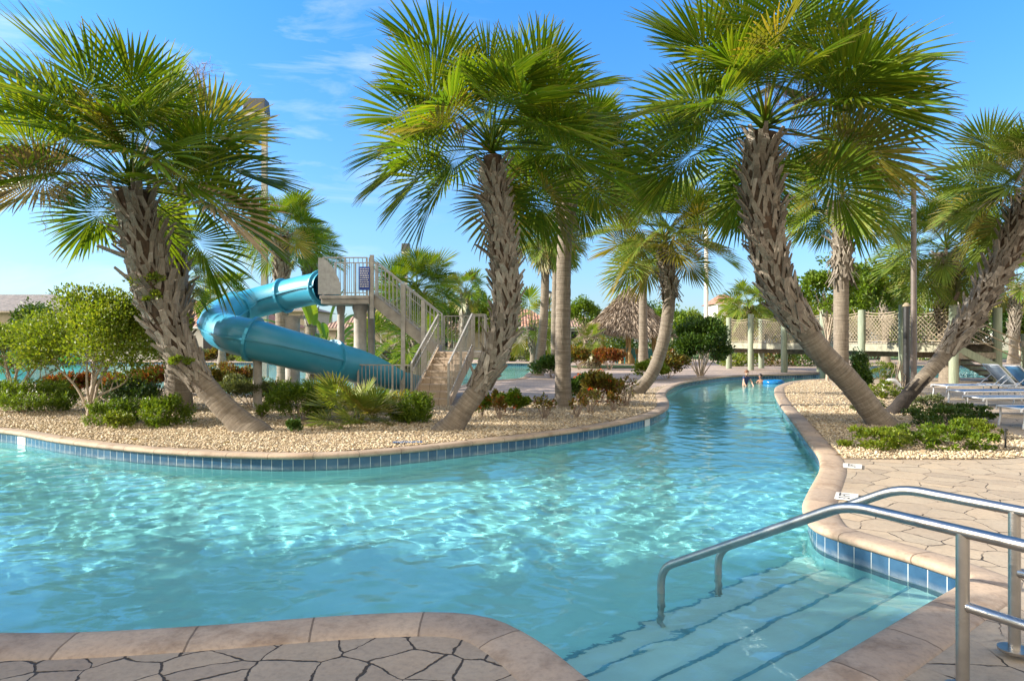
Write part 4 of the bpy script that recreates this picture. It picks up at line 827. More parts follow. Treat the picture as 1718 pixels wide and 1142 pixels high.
# ------------------------------------------------------------------ water slide
SP = spline([PX(548,482,19.5), PX(515,487,20.1), PX(477,496,20.5), PX(430,508,20.6), PX(395,519,20.1), PX(371,531,18.9), PX(367,547,17.3), PX(388,560,16.2), PX(425,569,15.75), PX(480,584,16.1), PX(557,604,17.2), PX(640,622,18.7), PX(685,632,19.6), PX(716,641,20.4)], .16)
SL = np.r_[0, np.cumsum(np.linalg.norm(np.diff(SP, axis=0), axis=1))]
def nearest_s(p): return SL[int(np.argmin(np.linalg.norm(SP-np.array(p), axis=1)))]
def slide():
    o = Vector((-3.3,18.9,0)); t = empty('water_slide', o, 'turquoise enclosed spiral tube slide ending in an open trough by the stairs', 'water slide'); r0 = .455; n = 28; fr = []; 
    for i in range(len(SP)):
        d = nrm(SP[min(i+1, len(SP)-1)]-SP[max(i-1, 0)]); x = nrm(np.cross(d, (0,0,1))); y = np.cross(x, d); fr.append((d, x, y))
    def pt(i, a, r): d, x, y = fr[i]; return Vector(SP[i]+(x*math.cos(a)+y*math.sin(a))*r)-o
    joints = [nearest_s(p) for p in (PX(477,496,20.5), PX(395,519,20.1), PX(425,569,15.75), PX(557,604,17.2))]; cuts = [0.0]+joints
    for j in range(4):
        i0, i1 = np.searchsorted(SL, cuts[j]), np.searchsorted(SL, cuts[j+1]); V = []; mb = MB()
        for i in range(i0, i1+1):
            for k in range(n): V.append(pt(i, 2*math.pi*k/n, r0))
        mb.add(V, [(i*n+k, (i+1)*n+k, (i+1)*n+(k+1) % n, i*n+(k+1) % n) for i in range(i1-i0) for k in range(n)])
        for sd in (0, math.pi):          # moulded seam along both sides
            W_ = []; 
            for i in range(i0, i1+1): W_ += [pt(i, sd-.045, r0), pt(i, sd-.04, r0+.045), pt(i, sd+.04, r0+.045), pt(i, sd+.045, r0)]
            mb.add(W_, [(i*4+k, i*4+k+1, i*4+k+5, i*4+k+4) for i in range(i1-i0) for k in range(3)])
        mb.build('tube_section', M_slide, t, True)
    for s in [SL[1]]+joints:
        i = int(np.searchsorted(SL, s)); mb = MB(); V = []
        d = Vector(fr[i][0])
        for w, rr in ((-.035, r0-.01), (-.035, r0+.075), (.035, r0+.075), (.035, r0-.01)): V += [pt(i, 2*math.pi*k/n, rr)+d*w for k in range(n)]
        mb.add(V, [(j*n+k, j*n+(k+1) % n, (j+1)*n+(k+1) % n, (j+1)*n+k) for j in range(3) for k in range(n)]); mb.build('flange', M_slide, t)
    i0 = int(np.searchsorted(SL, joints[-1])); V = []; mb = MB(); N = len(SP)-i0; m_ = 18
    for i in range(i0, len(SP)):        # the run-out is cut open along the top, walls lowering towards the end
        f = (i-i0)/(N-1); hi = math.pi*(.5*max(0, 1-f*1.7)**1.2)+.10
        for rr in (r0, r0-.04):
            for k in range(m_+1): V.append(pt(i, math.pi-(-hi)+(math.pi+2*hi)*0-(0) + (math.pi-2*0+0)*0 + (-(math.pi+2*hi))*(-k/m_)-2*hi, rr))
    L = 2*(m_+1)
    for i in range(N-1):
        for k in range(m_): mb.f.append((i*L+k, (i+1)*L+k, (i+1)*L+k+1, i*L+k+1)); mb.f.append((i*L+m_+1+k, i*L+m_+2+k, (i+1)*L+m_+2+k, (i+1)*L+m_+1+k))
        for k in (0, m_): mb.f.append((i*L+k, i*L+m_+1+k, (i+1)*L+m_+1+k, (i+1)*L+k))
    mb.v = V; mb.m = [0]*len(mb.f); mb.build('run_out_trough', M_slide, t, True)
    for (px, py, d, w) in ((491,510,20.5,.21), (432,570,15.9,.10), (545,604,17.1,.10)):
        q = PX(px, py, d)-o; top = q.z-.40; mb = MB(); mb.tube([(q.x, q.y, -.02), (q.x, q.y, top)], w, 20); mb.bar((q.x-.35, q.y, top+.0), (q.x+.35, q.y, top+.0), .14, .1); mb.build('support_column', M_conc, t, True)
slide()
# ------------------------------------------------------------------ slide tower with stairs
def railing(t, pts, h=1.0, bot=.09, gap=.115, post_every=1.15, mat=None, top=True, name='railing', mid=None, w=.034):
    """balustrade following a 3D polyline (points at walking level)"""
    mb = MB(); P = [Vector(p) for p in pts]
    for a, b in zip(P[:-1], P[1:]):
        L = (b-a).xy.length; u = Vector((0,0,1))
        mb.bar(a+u*h, b+u*h, w*1.15, w*.9); mb.bar(a+u*bot, b+u*bot, w*.7, w*.7)
        if mid: mb.bar(a+u*mid, b+u*mid, w*.7, w*.7)
        n = max(1, int(L/gap))
        for k in range(1, n): q = a+(b-a)*k/n; mb.bar(q+u*bot, q+u*h, .016)
        m = max(1, round(L/post_every))
        for k in range(0 if a is P[0] else 1, m+1): q = a+(b-a)*k/m; mb.bar(q-u*.08, q+u*(h+.01), w*1.35)
    return mb.build(name, mat or M_rail, t)
def tower():
    o = Vector((-4.5,19.4,0)); t = empty('slide_tower', o, 'concrete slide tower with a high platform on round columns and two flights of stairs', 'slide tower')
    v = lambda x, y, z: Vector((x,y,z))-o
    # platform
    mb = MB(); mb.box(v(-5.25,18.75,2.60), v(-3.93,20.1,2.83)); mb.box(v(-5.28,18.72,2.74), v(-3.935,18.748,2.835)); mb.build('platform', M_conc, t, bevel=.02)
    for x, y, r_ in ((-4.26,19.15,.175), (-4.95,19.75,.10), (-4.1,19.9,.10)):
        m2 = MB(); m2.lathe([(r_*1.05,-.02), (r_,.0), (r_,2.36), (r_*1.25,2.5), (r_*1.25,2.598)], 24); c = m2.build('column', M_conc, t, True); c.location = v(x, y, 0)
    railing(t, [v(-5.2,18.8,2.83), v(-4.0,18.8,2.83)], 1.05, .08, .11, .62, M_railg, name='platform_railing')
    railing(t, [v(-5.2,20.05,2.83), v(-4.0,20.05,2.83)], 1.05, .08, .11, .62, M_railg, name='platform_railing')
    mb = MB(); n = 10                    # grey hood panel where riders enter the tube
    for k in range(n): 
        a0, a1 = k/n, (k+1)/n; x0, x1 = -5.30+.62*a0, -5.30+.62*a1; z0, z1 = 3.86-.75*a0**2.4, 3.86-.75*a1**2.4
        mb.add([v(x0,18.68,2.86), v(x1,18.68,2.86), v(x1,18.68,z1), v(x0,18.68,z0), v(x0,18.655,2.86), v(x1,18.655,2.86), v(x1,18.655,z1), v(x0,18.655,z0)], [(0,1,2,3), (7,6,5,4), (3,2,6,7), (1,5,6,2), (0,3,7,4), (0,4,5,1)])
    mb.build('entrance_hood', M_railg, t)
    mb = MB(); mb.box(v(-4.20,18.715,2.98), v(-3.90,18.738,3.62)); sg = mb.build('sign_board', M_bluesign, t)
    mb = MB(); r = random.Random(4)
    for k in range(9):
        z = 3.56-.06*k; x = -4.17
        while x < -3.95: w = r.uniform(.02,.06); mb.box(v(x,18.709,z-.014), v(min(x+w,-3.93),18.7148,z+.012)); x += w+.016
    mb.build('lettering', M_frame, sg)
    # upper flight: platform -> landing
    def flight(a, b, w_dir, width, n, mat, name):
        a, b = Vector(a), Vector(b); wd = Vector(w_dir).normalized()*width; run = (b-a)/n; mbs = MB()
        for k in range(n):
            p = a+Vector((run.x, run.y, 0))*k; z = a.z+run.z*(k+1); q = p+Vector((run.x, run.y, 0))*1.12
            for (c0, c1, zz0, zz1) in ((p, q, z-.05, z),):
                mbs.add([(*(c0.xy),zz0), (*(c1.xy),zz0), (*((c1+wd).xy),zz0), (*((c0+wd).xy),zz0), (*(c0.xy),zz1), (*(c1.xy),zz1), (*((c1+wd).xy),zz1), (*((c0+wd).xy),zz1)], [(0,3,2,1),(4,5,6,7),(0,1,5,4),(1,2,6,5),(2,3,7,6),(3,0,4,7)])
            rd = Vector((run.x, run.y, 0)).normalized()*.03; c0, c1 = p+rd*.4, p+rd*1.4; zz0, zz1 = z-run.z, z-.051
            mbs.add([(*(c0.xy),zz0), (*(c1.xy),zz0), (*((c1+wd).xy),zz0), (*((c0+wd).xy),zz0), (*(c0.xy),zz1), (*(c1.xy),zz1), (*((c1+wd).xy),zz1), (*((c0+wd).xy),zz1)], [(0,3,2,1),(4,5,6,7),(0,1,5,4),(1,2,6,5),(2,3,7,6),(3,0,4,7)])
        mbs.build('steps', mat, t)
        for s in (-.06, 1.0):
            m3 = MB(); q0 = a+wd*s if s > .5 else a+wd.normalized()*s; q1 = b+wd*s if s > .5 else b+wd.normalized()*s; th = wd.normalized()*.06
            V = [q0+Vector((0,0,.14)), q1+Vector((0,0,.14)), q1+Vector((0,0,-.22)), q0+Vector((0,0,-.22))]; V += [p+th for p in V]
            V[3].z = max(V[3].z, -.05-o.z); V[7].z = V[3].z
            m3.add(V, [(0,1,2,3), (7,6,5,4), (0,4,5,1), (1,5,6,2), (2,6,7,3), (3,7,4,0)]); m3.build('stringer', mat, t)
    # landing
    mb = MB(); mb.box(v(-2.02,18.82,1.12), v(-.72,20.15,1.30)); mb.build('landing', M_conc, t, bevel=.015)
    for x, y in ((-1.95,20.0), (-.8,20.0), (-.8,18.95)):
        m2 = MB(); m2.box(v(x-.09,y-.09,-.02), v(x+.09,y+.09,1.119)); m2.build('landing_post', M_conc, t)
    flight(v(-2.03,18.92,1.30), v(-3.93,18.92,2.83), (0,1,0), .95, 9, M_conc, 'upper')
    railing(t, [v(-2.05,18.84,1.38), v(-3.93,18.84,2.88)], 1.0, .12, .105, .95, M_railg, name='stair_railing', mid=.80)
    railing(t, [v(-2.05,19.95,1.38), v(-3.93,19.95,2.88)], 1.0, .12, .105, .95, M_railg, name='stair_railing')
    for (x, z1) in ((-3.86,3.95), (-3.0,3.15), (-2.45,2.7)):
        m2 = MB(); m2.box(v(x-.055,18.76,.0 if x > -3.3 else 2.2), v(x+.055,18.835,z1)); m2.build('rail_post', M_rail, t)
    # lower flight: ground -> landing
    dn = Vector((.50,1.98,0)).normalized(); sdv = Vector((dn.y,-dn.x,0)); A = Vector((-2.48,16.95,0)); B = A+dn*1.93; B.z = 1.30
    flight(A-o, B-o, sdv, .93, 8, M_steptan, 'lower')
    railing(t, [A-o+Vector((0,0,.08))-sdv*.02, B-o-sdv*.02+Vector((0,0,.08))], .95, .12, .105, .95, M_rail, name='stair_railing', mid=.72)
    railing(t, [A-o+Vector((0,0,.08))+sdv*.95, B-o+sdv*.95+Vector((0,0,.08))], .95, .12, .105, .95, M_rail, name='stair_railing')
    railing(t, [v(-1.05,18.86,1.30), v(-.76,18.86,1.30), v(-.76,20.1,1.30), v(-2.0,20.1,1.30)], 1.02, .08, .11, 1.1, M_rail, name='landing_railing')
M_bluesign = simple('blue_sign', (.03,.07,.32), .4, vary=.1)
def mat_steptan():
    m = NT('tan_step_tile'); p = m.obj(); c, fine = stone_cols(m, p, (.42,.35,.27)); b = m.n('TexBrick'); m.set(b, 'Vector', m.map(p, (1,1,1), (R(90),0,0)))
    for k, vv in (('Scale', 1.0), ('Mortar Size', .006), ('Brick Width', .30), ('Row Height', 5.0)): b.inputs[k].default_value = vv
    m.set(b, 'Color1', (.9,.9,.9)); m.set(b, 'Color2', (1.1,1.08,1.05)); m.set(b, 'Mortar', (.45,.42,.4)); return m.pbsdf(Base_Color=m.mix(1, c, b.outputs['Color'], 'MULTIPLY'), Roughness=.85, Normal=m.bump(fine, .004))
M_steptan = mat_steptan()
tower()
f_ = empty('pool_fence', (-3.3,17.25,0), 'beige picket fence between the yellow fan palmetto and the slide stairs', 'fence')
railing(f_, [(-.62,0.15,0), (.28,.0,0), (.78,-.1,0)], .98, .10, .10, .9, M_rail, name='fence_panel')
# ------------------------------------------------------------------ rope bridge
def bridge():
    fr = [(1226,39.5), (1263,37.4), (1319,34.8), (1385,32.2), (1450,29.6), (1519,27.4), (1604,25.8)]; pts = [Vector((*at(x, d)[:2], 0)) for x, d in fr]
    dirv = (pts[-1]-pts[0]).normalized(); off = Vector((-dirv.y, dirv.x, 0)); off = off if off.y > 0 else -off; off *= 2.0
    o = pts[3].copy(); t = empty('rope_bridge', o, 'timber footbridge on thick piles with rope net sides over the lazy river', 'bridge')
    mb = MB()
    for a, b in zip(pts[:-1], pts[1:]):
        n = max(2, int((b-a).length/.16))
        for k in range(n): p0, p1 = a+(b-a)*k/n, a+(b-a)*(k+.9)/n; mb.add([(*((q+w_-o).xy), z) for z in (1.46,1.52) for q, w_ in ((p0, -off*.04), (p1, -off*.04), (p1, off*1.04), (p0, off*1.04))], [(0,3,2,1),(4,5,6,7),(0,1,5,4),(1,2,6,5),(2,3,7,6),(3,0,4,7)])
    mb.build('deck_boards', M_wood, t)
    for w_ in (-.03, 1.03):
        mb = MB()
        for a, b in zip(pts[:-1], pts[1:]): mb.bar(a+off*w_-o+Vector((0,0,1.30)), b+off*w_-o+Vector((0,0,1.30)), .07, .30)
        mb.build('side_beam', M_fascia if w_ < 0 else M_wood, t)
    for i, p in enumerate(pts):
        for s in (0, 1):
            q = p+off*(s*1.10-.06)-o; h = 2.92+.12*(i % 2)*(1-s)+(-.05 if s else 0)
            m2 = MB(); m2.lathe([(.165,-.9), (.16,.5), (.155,h-.02), (.14,h), (0,h)], 14); c = m2.build('pile', M_pile, t, True); c.location = (q.x, q.y, 0)
        mb = MB(); mb.bar(p-off*.05-o+Vector((0,0,1.02)), p+off*1.05-o+Vector((0,0,1.02)), .12, .24); mb.build('cross_beam', M_wood, t)
    r = random.Random(2)
    for s in (0, 1):
        for a, b in zip(pts[:-1], pts[1:]):
            A, B = a+off*(s*1.06-.03)-o, b+off*(s*1.06-.03)-o; L = (B-A).length; H0, H1 = 1.58, 2.72; mb = MB(); hh = H1-H0
            P = lambda x, z: A+(B-A)*(x/L)+Vector((0,0,H0+z-(.10*math.sin(math.pi*x/L)*(z/hh))))
            k = -hh
            while k < L:
                for sg in (1, -1):
                    ss = []
                    for j in range(7):
                        z = hh*j/6; x = k+(z if sg > 0 else hh-z)
                        if 0 <= x <= L: ss.append(P(x+r.uniform(-.008,.008), z))
                    for u0, u1 in zip(ss[:-1], ss[1:]): mb.bar(u0, u1, .022)
                k += .20
            for z in (0, hh, hh+.12):
                for j in range(8): mb.bar(P(L*j/8, z), P(L*(j+1)/8, z), .035)
            mb.build('rope_net', M_rope, t)
    # stairs down to the deck at the right end
    a = pts[-1]-o; st = MB(); n = 7; e = Vector((2.9,.4,0))
    for k in range(n): p = a+e*(k/n); z = 1.46-1.42*(k+1)/n; st.add([(*((p+q).xy), zz) for zz in (z-.05, z) for q in (Vector((0,.05,0)), e/n*1.1+Vector((0,.05,0)), e/n*1.1+Vector((0,1.5,0)), Vector((0,1.5,0)))], [(0,3,2,1),(4,5,6,7),(0,1,5,4),(1,2,6,5),(2,3,7,6),(3,0,4,7)])
    st.build('stair_treads', M_wood, t); mb = MB()
    for y in (0, 1.5): mb.bar(a+Vector((-.1,y,1.38)), a+e+Vector((0,y,.05)), .07, .28)
    mb.build('stair_stringers', M_pile, t); mb = MB()
    for y in (-.05, 1.55):
        for z in (.62, 1.0, 1.3): mb.bar(a+Vector((0,y,z+1.35)), a+e+Vector((.1,y,z+.1)), .035)
    mb.build('stair_ropes', M_rope, t)
    for dx, dy, h, rr in ((3.0,.25,1.85,.30), (3.7,.9,1.7,.28)):
        m2 = MB(); m2.lathe([(rr,-.3), (rr*.97,h-.02), (rr*.9,h), (0,h)], 18); c = m2.build('stair_pile', M_pile, t, True); c.location = a+Vector((dx, dy, 0))
        m3 = MB(); m3.lathe([(rr+.02,h-.5), (rr+.02,h-.26)], 18); cc = m3.build('pile_collar', M_conc, c, True)
M_fascia = simple('pale_fascia_board', (.27,.26,.19), .85, vary=.35, scale=5)
bridge()
# ------------------------------------------------------------------ thatched hut, chairs, table
def hut():
    c = at(1054,48); t = empty('thatched_hut', c, 'round thatched tiki hut with a shaggy pointed roof across the back pool', 'hut'); r = np.random.default_rng(8)
    V = []; n = 9000; f = r.random(n)**.55; a = r.random(n)*6.28; rad = 3.25*f; z = 5.5-3.4*f**.93+.12*np.sin(a*5)*f
    P = np.c_[rad*np.cos(a), rad*np.sin(a), z]; D = np.c_[np.cos(a)*.75, np.sin(a)*.75, -np.ones(n)*.85]+r.normal(0,.16,(n,3)); V, Q = leaf_quads(P, D, r.uniform(.35,.75,n), .035, r)
    m2 = MB(); m2.lathe([(.02,5.45), (.75,4.55), (1.5,3.45), (2.5,2.6), (3.15,2.05), (2.9,2.0), (.5,2.8)], 24); k = len(V); V = np.vstack([V, np.array(m2.v)]); Q = np.vstack([Q, np.array(m2.f)+k]); link('thatch_roof', rawmesh('thatch_roof', V, Q, [M_thatch]), t)
    for i in range(6):
        x, y = 2.05*math.cos(i*1.047+.4), 2.05*math.sin(i*1.047+.4); mb = MB(); mb.tube([(x,y,-.02), (x,y,2.7)], .09, 10); mb.build('post', M_hutwood, t, True)
    mb = MB(); mb.lathe([(.9,0), (.9,.95), (1.05,.95), (1.05,1.02), (0,1.02)], 18); mb.build('bar_counter', M_hutwood, t)
def mat_thatch():
    m = NT('thatch'); ri = m.n('NewGeometry').outputs['Random Per Island']; nz = m.noise(m.map(m.obj(), (3,3,.7)), 2, 4)
    c = m.ramp(ri, [(0, (.12,.09,.065)), (.3, (.22,.17,.125)), (.65, (.31,.245,.185)), (.9, (.40,.33,.255)), (1, (.17,.125,.095))]); c = m.mix(.5, c, m.ramp(nz, [(.3, (.65,.62,.6)), (.7, (1.2,1.18,1.15))]), 'MULTIPLY'); return m.pbsdf(Base_Color=c, Roughness=.95)
M_thatch = mat_thatch(); M_hutwood = simple('hut_timber', (.40,.27,.12), .8, vary=.3, scale=8); M_teal = simple('teal_plastic', (.02,.20,.22), .5, vary=.15)
hut()
def adirondack(label, pos, rz):
    t = empty('garden_chair', pos, label, 'chair', 'teal garden chairs by the thatched hut', rz); mb = MB(); mb.box((-.28,-.28,.38), (.28,.25,.42)); mb.build('seat', M_teal, t)
    mb = MB()
    for k in range(5): x = -.25+.125*k; mb.bar((x,.24,.40), (x*1.1,.48,1.02+.05*(2-abs(k-2))), .10, .02)
    mb.build('backrest', M_teal, t)
    for x in (-.3,.3):
        mb = MB(); mb.box((x-.06,-.34,.60), (x+.06,.34,.63)); mb.build('armrest', M_teal, t)
        for y in (-.30,.30): mb = MB(); mb.box((x-.035,y-.035,0), (x+.035,y+.035,.6)); mb.build('leg', M_teal, t)
for i, (x, d, rz, lb) in enumerate([(1042,47.2,-1.9,'teal garden chair left of the small white table by the hut'), (1063,47.4,2.5,'teal garden chair right of the small white table by the hut'), (1052,50.2,.1,'teal garden chair behind the small white table'), (1094,47,2.3,'teal garden chair between the two palm trunks by the hut')]): adirondack(lb, at(x, d), rz)
t_ = empty('garden_table', at(1052,47.8), 'small white table between the teal garden chairs', 'table'); mb = MB(); mb.lathe([(.02,.70), (.48,.70), (.48,.74), (0,.74)], 20); mb.build('table_top', M_frame, t_); mb = MB(); mb.lathe([(.25,0), (.25,.03), (.04,.05), (.04,.70)], 14); mb.build('pedestal', M_frame, t_)
# ------------------------------------------------------------------ houses
def quadroof(name, rows, mat, parent):
    """roof planes given as quads (a, b, c, d): a-b is the eave; uv in metres"""
    V, Fq, UV = [], [], []
    for a, b, c, d in rows:
        k = len(V); V += [a, b, c, d]; Fq.append((k, k+1, k+2, k+3)); e = (Vector(b)-Vector(a)); L = e.length or 1; e = e/L; n = (Vector(d)-Vector(a)); n = (n-e*n.dot(e)).normalized() if n.length else Vector((0,0,1))
        for p in (a, b, c, d): w = Vector(p)-Vector(a); UV.append((w.dot(e), w.dot(n)))
    return link(name, rawmesh(name, V, Fq, [mat], False, None, UV), parent)
def house(label, x0, x1, d, eave_y, ridge_y, wall_m, roof_m, depth=9, wins=(), gable=False, oh=.55, hip=None, base=0):
    X0, X1 = (x0-CX)*d/F, (x1-CX)*d/F; ze = H-(eave_y-CY)*d/F; dr = d+depth/2; zr = H-(ridge_y-CY)*dr/F; cx = (X0+X1)/2
    t = empty('house', (cx, d, 0), label, 'house'); a, b = X0-cx, X1-cx; mb = MB(); mb.box((a,0,-.1+base), (b,depth,ze)); w = mb.build('wall', wall_m, t)
    hp = 0 if gable else (hip if hip is not None else min((b-a)/2-.01, depth/2+oh)); A, B = a-oh, b+oh; f, k = -oh, depth+oh; m = depth/2; zo = ze-.06; rl, rr = A+hp, B-hp
    rows = [((A,f,zo), (B,f,zo), (rr,m,zr), (rl,m,zr)), ((B,k,zo), (A,k,zo), (rl,m,zr), (rr,m,zr))]
    if hp: rows += [((B,f,zo), (B,k,zo), (rr,m+.01,zr), (rr,m-.01,zr)), ((A,k,zo), (A,f,zo), (rl,m-.01,zr), (rl,m+.01,zr))]
    quadroof('roof', rows, roof_m, t)
    mb = MB(); mb.box((A,f-.02,zo-.20), (B,f+.05,zo-.015)); mb.box((A,f+.05,zo-.06), (B,-.003,zo-.02)); mb.build('fascia', M_frame if wall_m is M_white else M_beige, t)
    for kind, wx0, wx1, wy0, wy1 in wins:
        u0, u1 = (wx0-CX)*d/F-cx, (wx1-CX)*d/F-cx; z1, z0 = H-(wy0-CY)*d/F, H-(wy1-CY)*d/F; mb = MB(); g = .10
        mb.box((u0-g,-.06,z1), (u1+g,.03,z1+g)); mb.box((u0-g,-.06,z0-g), (u1+g,.03,z0)); mb.box((u0-g,-.06,z0+.002), (u0,.03,z1-.002)); mb.box((u1,-.06,z0+.002), (u1+g,.03,z1-.002))
        if kind == 'window' and u1-u0 > 1.2: mb.box(((u0+u1)/2-.03,-.05,z0+.002), ((u0+u1)/2+.03,.02,z1-.002))
        fo = mb.build(kind, M_frame, t); mb = MB(); mb.box((u0+.002,-.02,z0+.002), (u1-.002,.02,z1-.002)); mb.build('pane' if kind == 'window' else 'panel', M_dark if kind != 'door' else M_beige, fo)
    return t
house('white clubhouse with a terracotta roof and dark window behind the slide bend', 100, 452, 60, 546, 505, M_white, M_terra, 10, [('window',341,386,556,602), ('window',250,290,560,590), ('window',150,190,560,590)])
house('beige house with a brown tiled roof behind the slide tower', 545, 812, 62, 549, 503, M_beige, M_brroof, 11, [('door',640,662,560,604), ('window',745,760,560,585), ('window',770,778,560,585)])
house('white house with an orange tile roof right of the central leaning palm', 838, 925, 64, 547, 519, M_white, M_terra, 9, [('window',882,895,568,596), ('window',905,912,562,592)])
house('pale house wing with dark windows behind the straight ringed palm', 925, 1012, 70, 547, 528, M_white, M_brroof, 9, [('window',958,972,556,570), ('window',985,996,556,572)])
house('house with a high grey tiled roof behind the orange-roofed one', 800, 905, 95, 540, 505, M_beige, M_greyroof, 14)
house('house with a broad grey roof rising at the left edge', -260, 128, 78, 521, 494, M_beige, M_greyroof, 14, [('window',20,60,545,570)])
house('house with a grey roof behind the terracotta roof at left', 330, 520, 96, 520, 499, M_beige, M_greyroof, 12)
house('small white house with a terracotta roof far beyond the rope bridge', 1204, 1244, 120, 509, 494, M_white, M_terra, 8, [('window',1215,1222,515,521)])
house('distant cream house with a terracotta roof at the far right', 1670, 1790, 110, 545, 528, M_white, M_terra, 10)
# ------------------------------------------------------------------ light poles
def light_pole(label, x, d, top_y, w, head, square=True, mat=None, hx=-.35):
    p = at(x, d); h = H-(top_y-CY)*d/F; t = empty('light_pole', p, label, 'light pole'); mb = MB()
    if square: mb.add([(sx*ww, sy*ww, z) for z, ww in ((-.02, w/2), (h, w*.36)) for sx, sy in ((-1,-1),(1,-1),(1,1),(-1,1))], [(0,3,2,1),(4,5,6,7),(0,1,5,4),(1,2,6,5),(2,3,7,6),(3,0,4,7)])
    else: mb.tube([(0,0,-.02), (0,0,h)], [w/2, w*.38], 12)
    mb.build('pole', mat or M_poleconc, t)
    a, b, c = head; mb = MB(); mb.add([(hx-a/2,-b/2,h-c*.25), (hx+a/2,-b/2,h-c*.25), (hx+a/2,b/2,h-c*.25), (hx-a/2,b/2,h-c*.25), (hx-a*.46,-b*.42,h+c*.75), (hx+a*.46,-b*.42,h+c*.75), (hx+a*.46,b*.42,h+c*.75), (hx-a*.46,b*.42,h+c*.75)], [(0,3,2,1),(4,5,6,7),(0,1,5,4),(1,2,6,5),(2,3,7,6),(3,0,4,7)])
    hd = mb.build('lamp_head', M_slate, t, bevel=.03); mb = MB(); mb.box((hx-a*.46,-b*.46,h-c*.55), (hx+a*.46,b*.46,h-c*.252)); mb.build('lens', M_lens, hd)
M_poleconc = simple('pole_concrete', (.42,.40,.355), .85, vary=.16, scale=5); M_slate = simple('slate_lamp_housing', (.07,.075,.08), .5); M_lens = simple('lamp_lens', (.55,.52,.45), .3); M_polewhite = simple('pole_white', (.66,.62,.55), .7, vary=.1)
light_pole('tall square concrete light pole beside the big left palm crown', 444, 30, 186, .28, (1.0,.7,.62), hx=-.36)
light_pole('tall white light pole between the curved palm and the big right palm', 1185, 50, 358, .36, (1.6,.8,.40), False, M_polewhite, hx=.42)
light_pole('light pole whose head just shows above the low palm behind the stairs', 681, 60, 419, .36, (.75,.75,.7), mat=M_poleconc, hx=0)
light_pole('short white pole standing behind the rope bridge piles', 1556, 62, 440, .34, (.9,.6,.4), False, M_polewhite, hx=.2)
def lantern(label, x, d, top_y):
    h = H-(top_y-CY)*d/F; t = empty('lantern_post', at(x, d), label, 'lamp post'); mb = MB(); mb.tube([(0,0,-.02), (0,0,.5), (0,0,h-.6)], [.10,.06,.05], 10); mb.build('post', M_black, t, True)
    mb = MB(); mb.lathe([(.06,h-.62), (.14,h-.55), (.20,h-.18)], 8); g = mb.build('glass', M_lens, t); mb = MB(); mb.lathe([(.30,h-.17), (.24,h-.10), (.05,h), (0,h+.02)], 12); mb.build('cap', M_black, t)
lantern('black lantern post rising behind the two slim palms', 922, 54, 488)
def brown_pole():
    d = 22.5; t = empty('street_lamp', at(1533,d), 'round brown lamp pole with a curved top arm beside the blackened palm trunk', 'street lamp'); h = H-(296-CY)*d/F; mb = MB(); mb.tube([(0,0,-.02), (0,0,h)], [.10,.075], 14); mb.build('pole', M_brown, t, True)
    mb = MB(); mb.tube([(.0,0,h-.05), (-.1,0,h+.08), (-.35,0,h+.10)], .035, 8); mb.tube([(.0,0,h-.05), (.1,0,h+.06), (.5,0,h-.02)], .035, 8); mb.build('arm', M_brown, t, True)
    for x, z, l in ((-.42,.08,.22), (.62,-.05,.26)): mb = MB(); mb.lathe([(0,.07), (l*.6,.05), (l,-.02), (l*.9,-.05), (0,-.05)], 16); s = mb.build('lamp_head', M_brown, t, True); s.location = (x, 0, h+z)
brown_pole()
t_ = empty('timber_post', at(1521,23.2), 'timber post close behind the brown lamp pole, its dark shade painted black', 'post'); mb = MB(); mb.tube([(0,0,-.02), (0,0,2.75)], .10, 12); mb.build('post', M_black, t_, True); mb = MB(); mb.lathe([(.12,2.752), (.12,2.80), (.05,2.88), (0,2.89)], 12); mb.build('cap', M_rope, t_, True)  # black stands in for the dark shade lying on this post
mb = MB(); p_ = at(1497,21.5); mb.tube([(-.28,0,.0), (-.24,0,.22), (-.10,0,.34), (.06,0,.33), (.20,.02,.20), (.27,.02,-.01)], .075, 12); o_ = mb.build('bent_pipe', M_frame, None, True); o_.location = p_; tag(o_, 'white bent plastic pipe arching out of the lime plant', 'pipe')
mb = MB(); r_ = random.Random(3)
for k in range(16): x = r_.uniform(-.22,.22); mb.tube([(x,0,0), (x*.6+r_.uniform(-.1,.1),r_.uniform(-.1,.1),.4), (x*.3+r_.uniform(-.12,.12),0,r_.uniform(.6,.95))], .012, 4)
o_ = mb.build('dry_stalks', LF['stem']); o_.location = at(1508,23); tag(o_, 'bundle of bare pale stalks left of the shade-painted timber post', 'dead plant')
mb = MB(); mb.tube([(0,0,-.02), (0,0,.26)], .014, 8); mb.lathe([(.03,.26), (.03,.29), (0,.30)], 8); o_ = mb.build('garden_stake', M_black); o_.location = g3(1687,752); tag(o_, 'short black garden stake at the right edge of the gravel', 'stake')
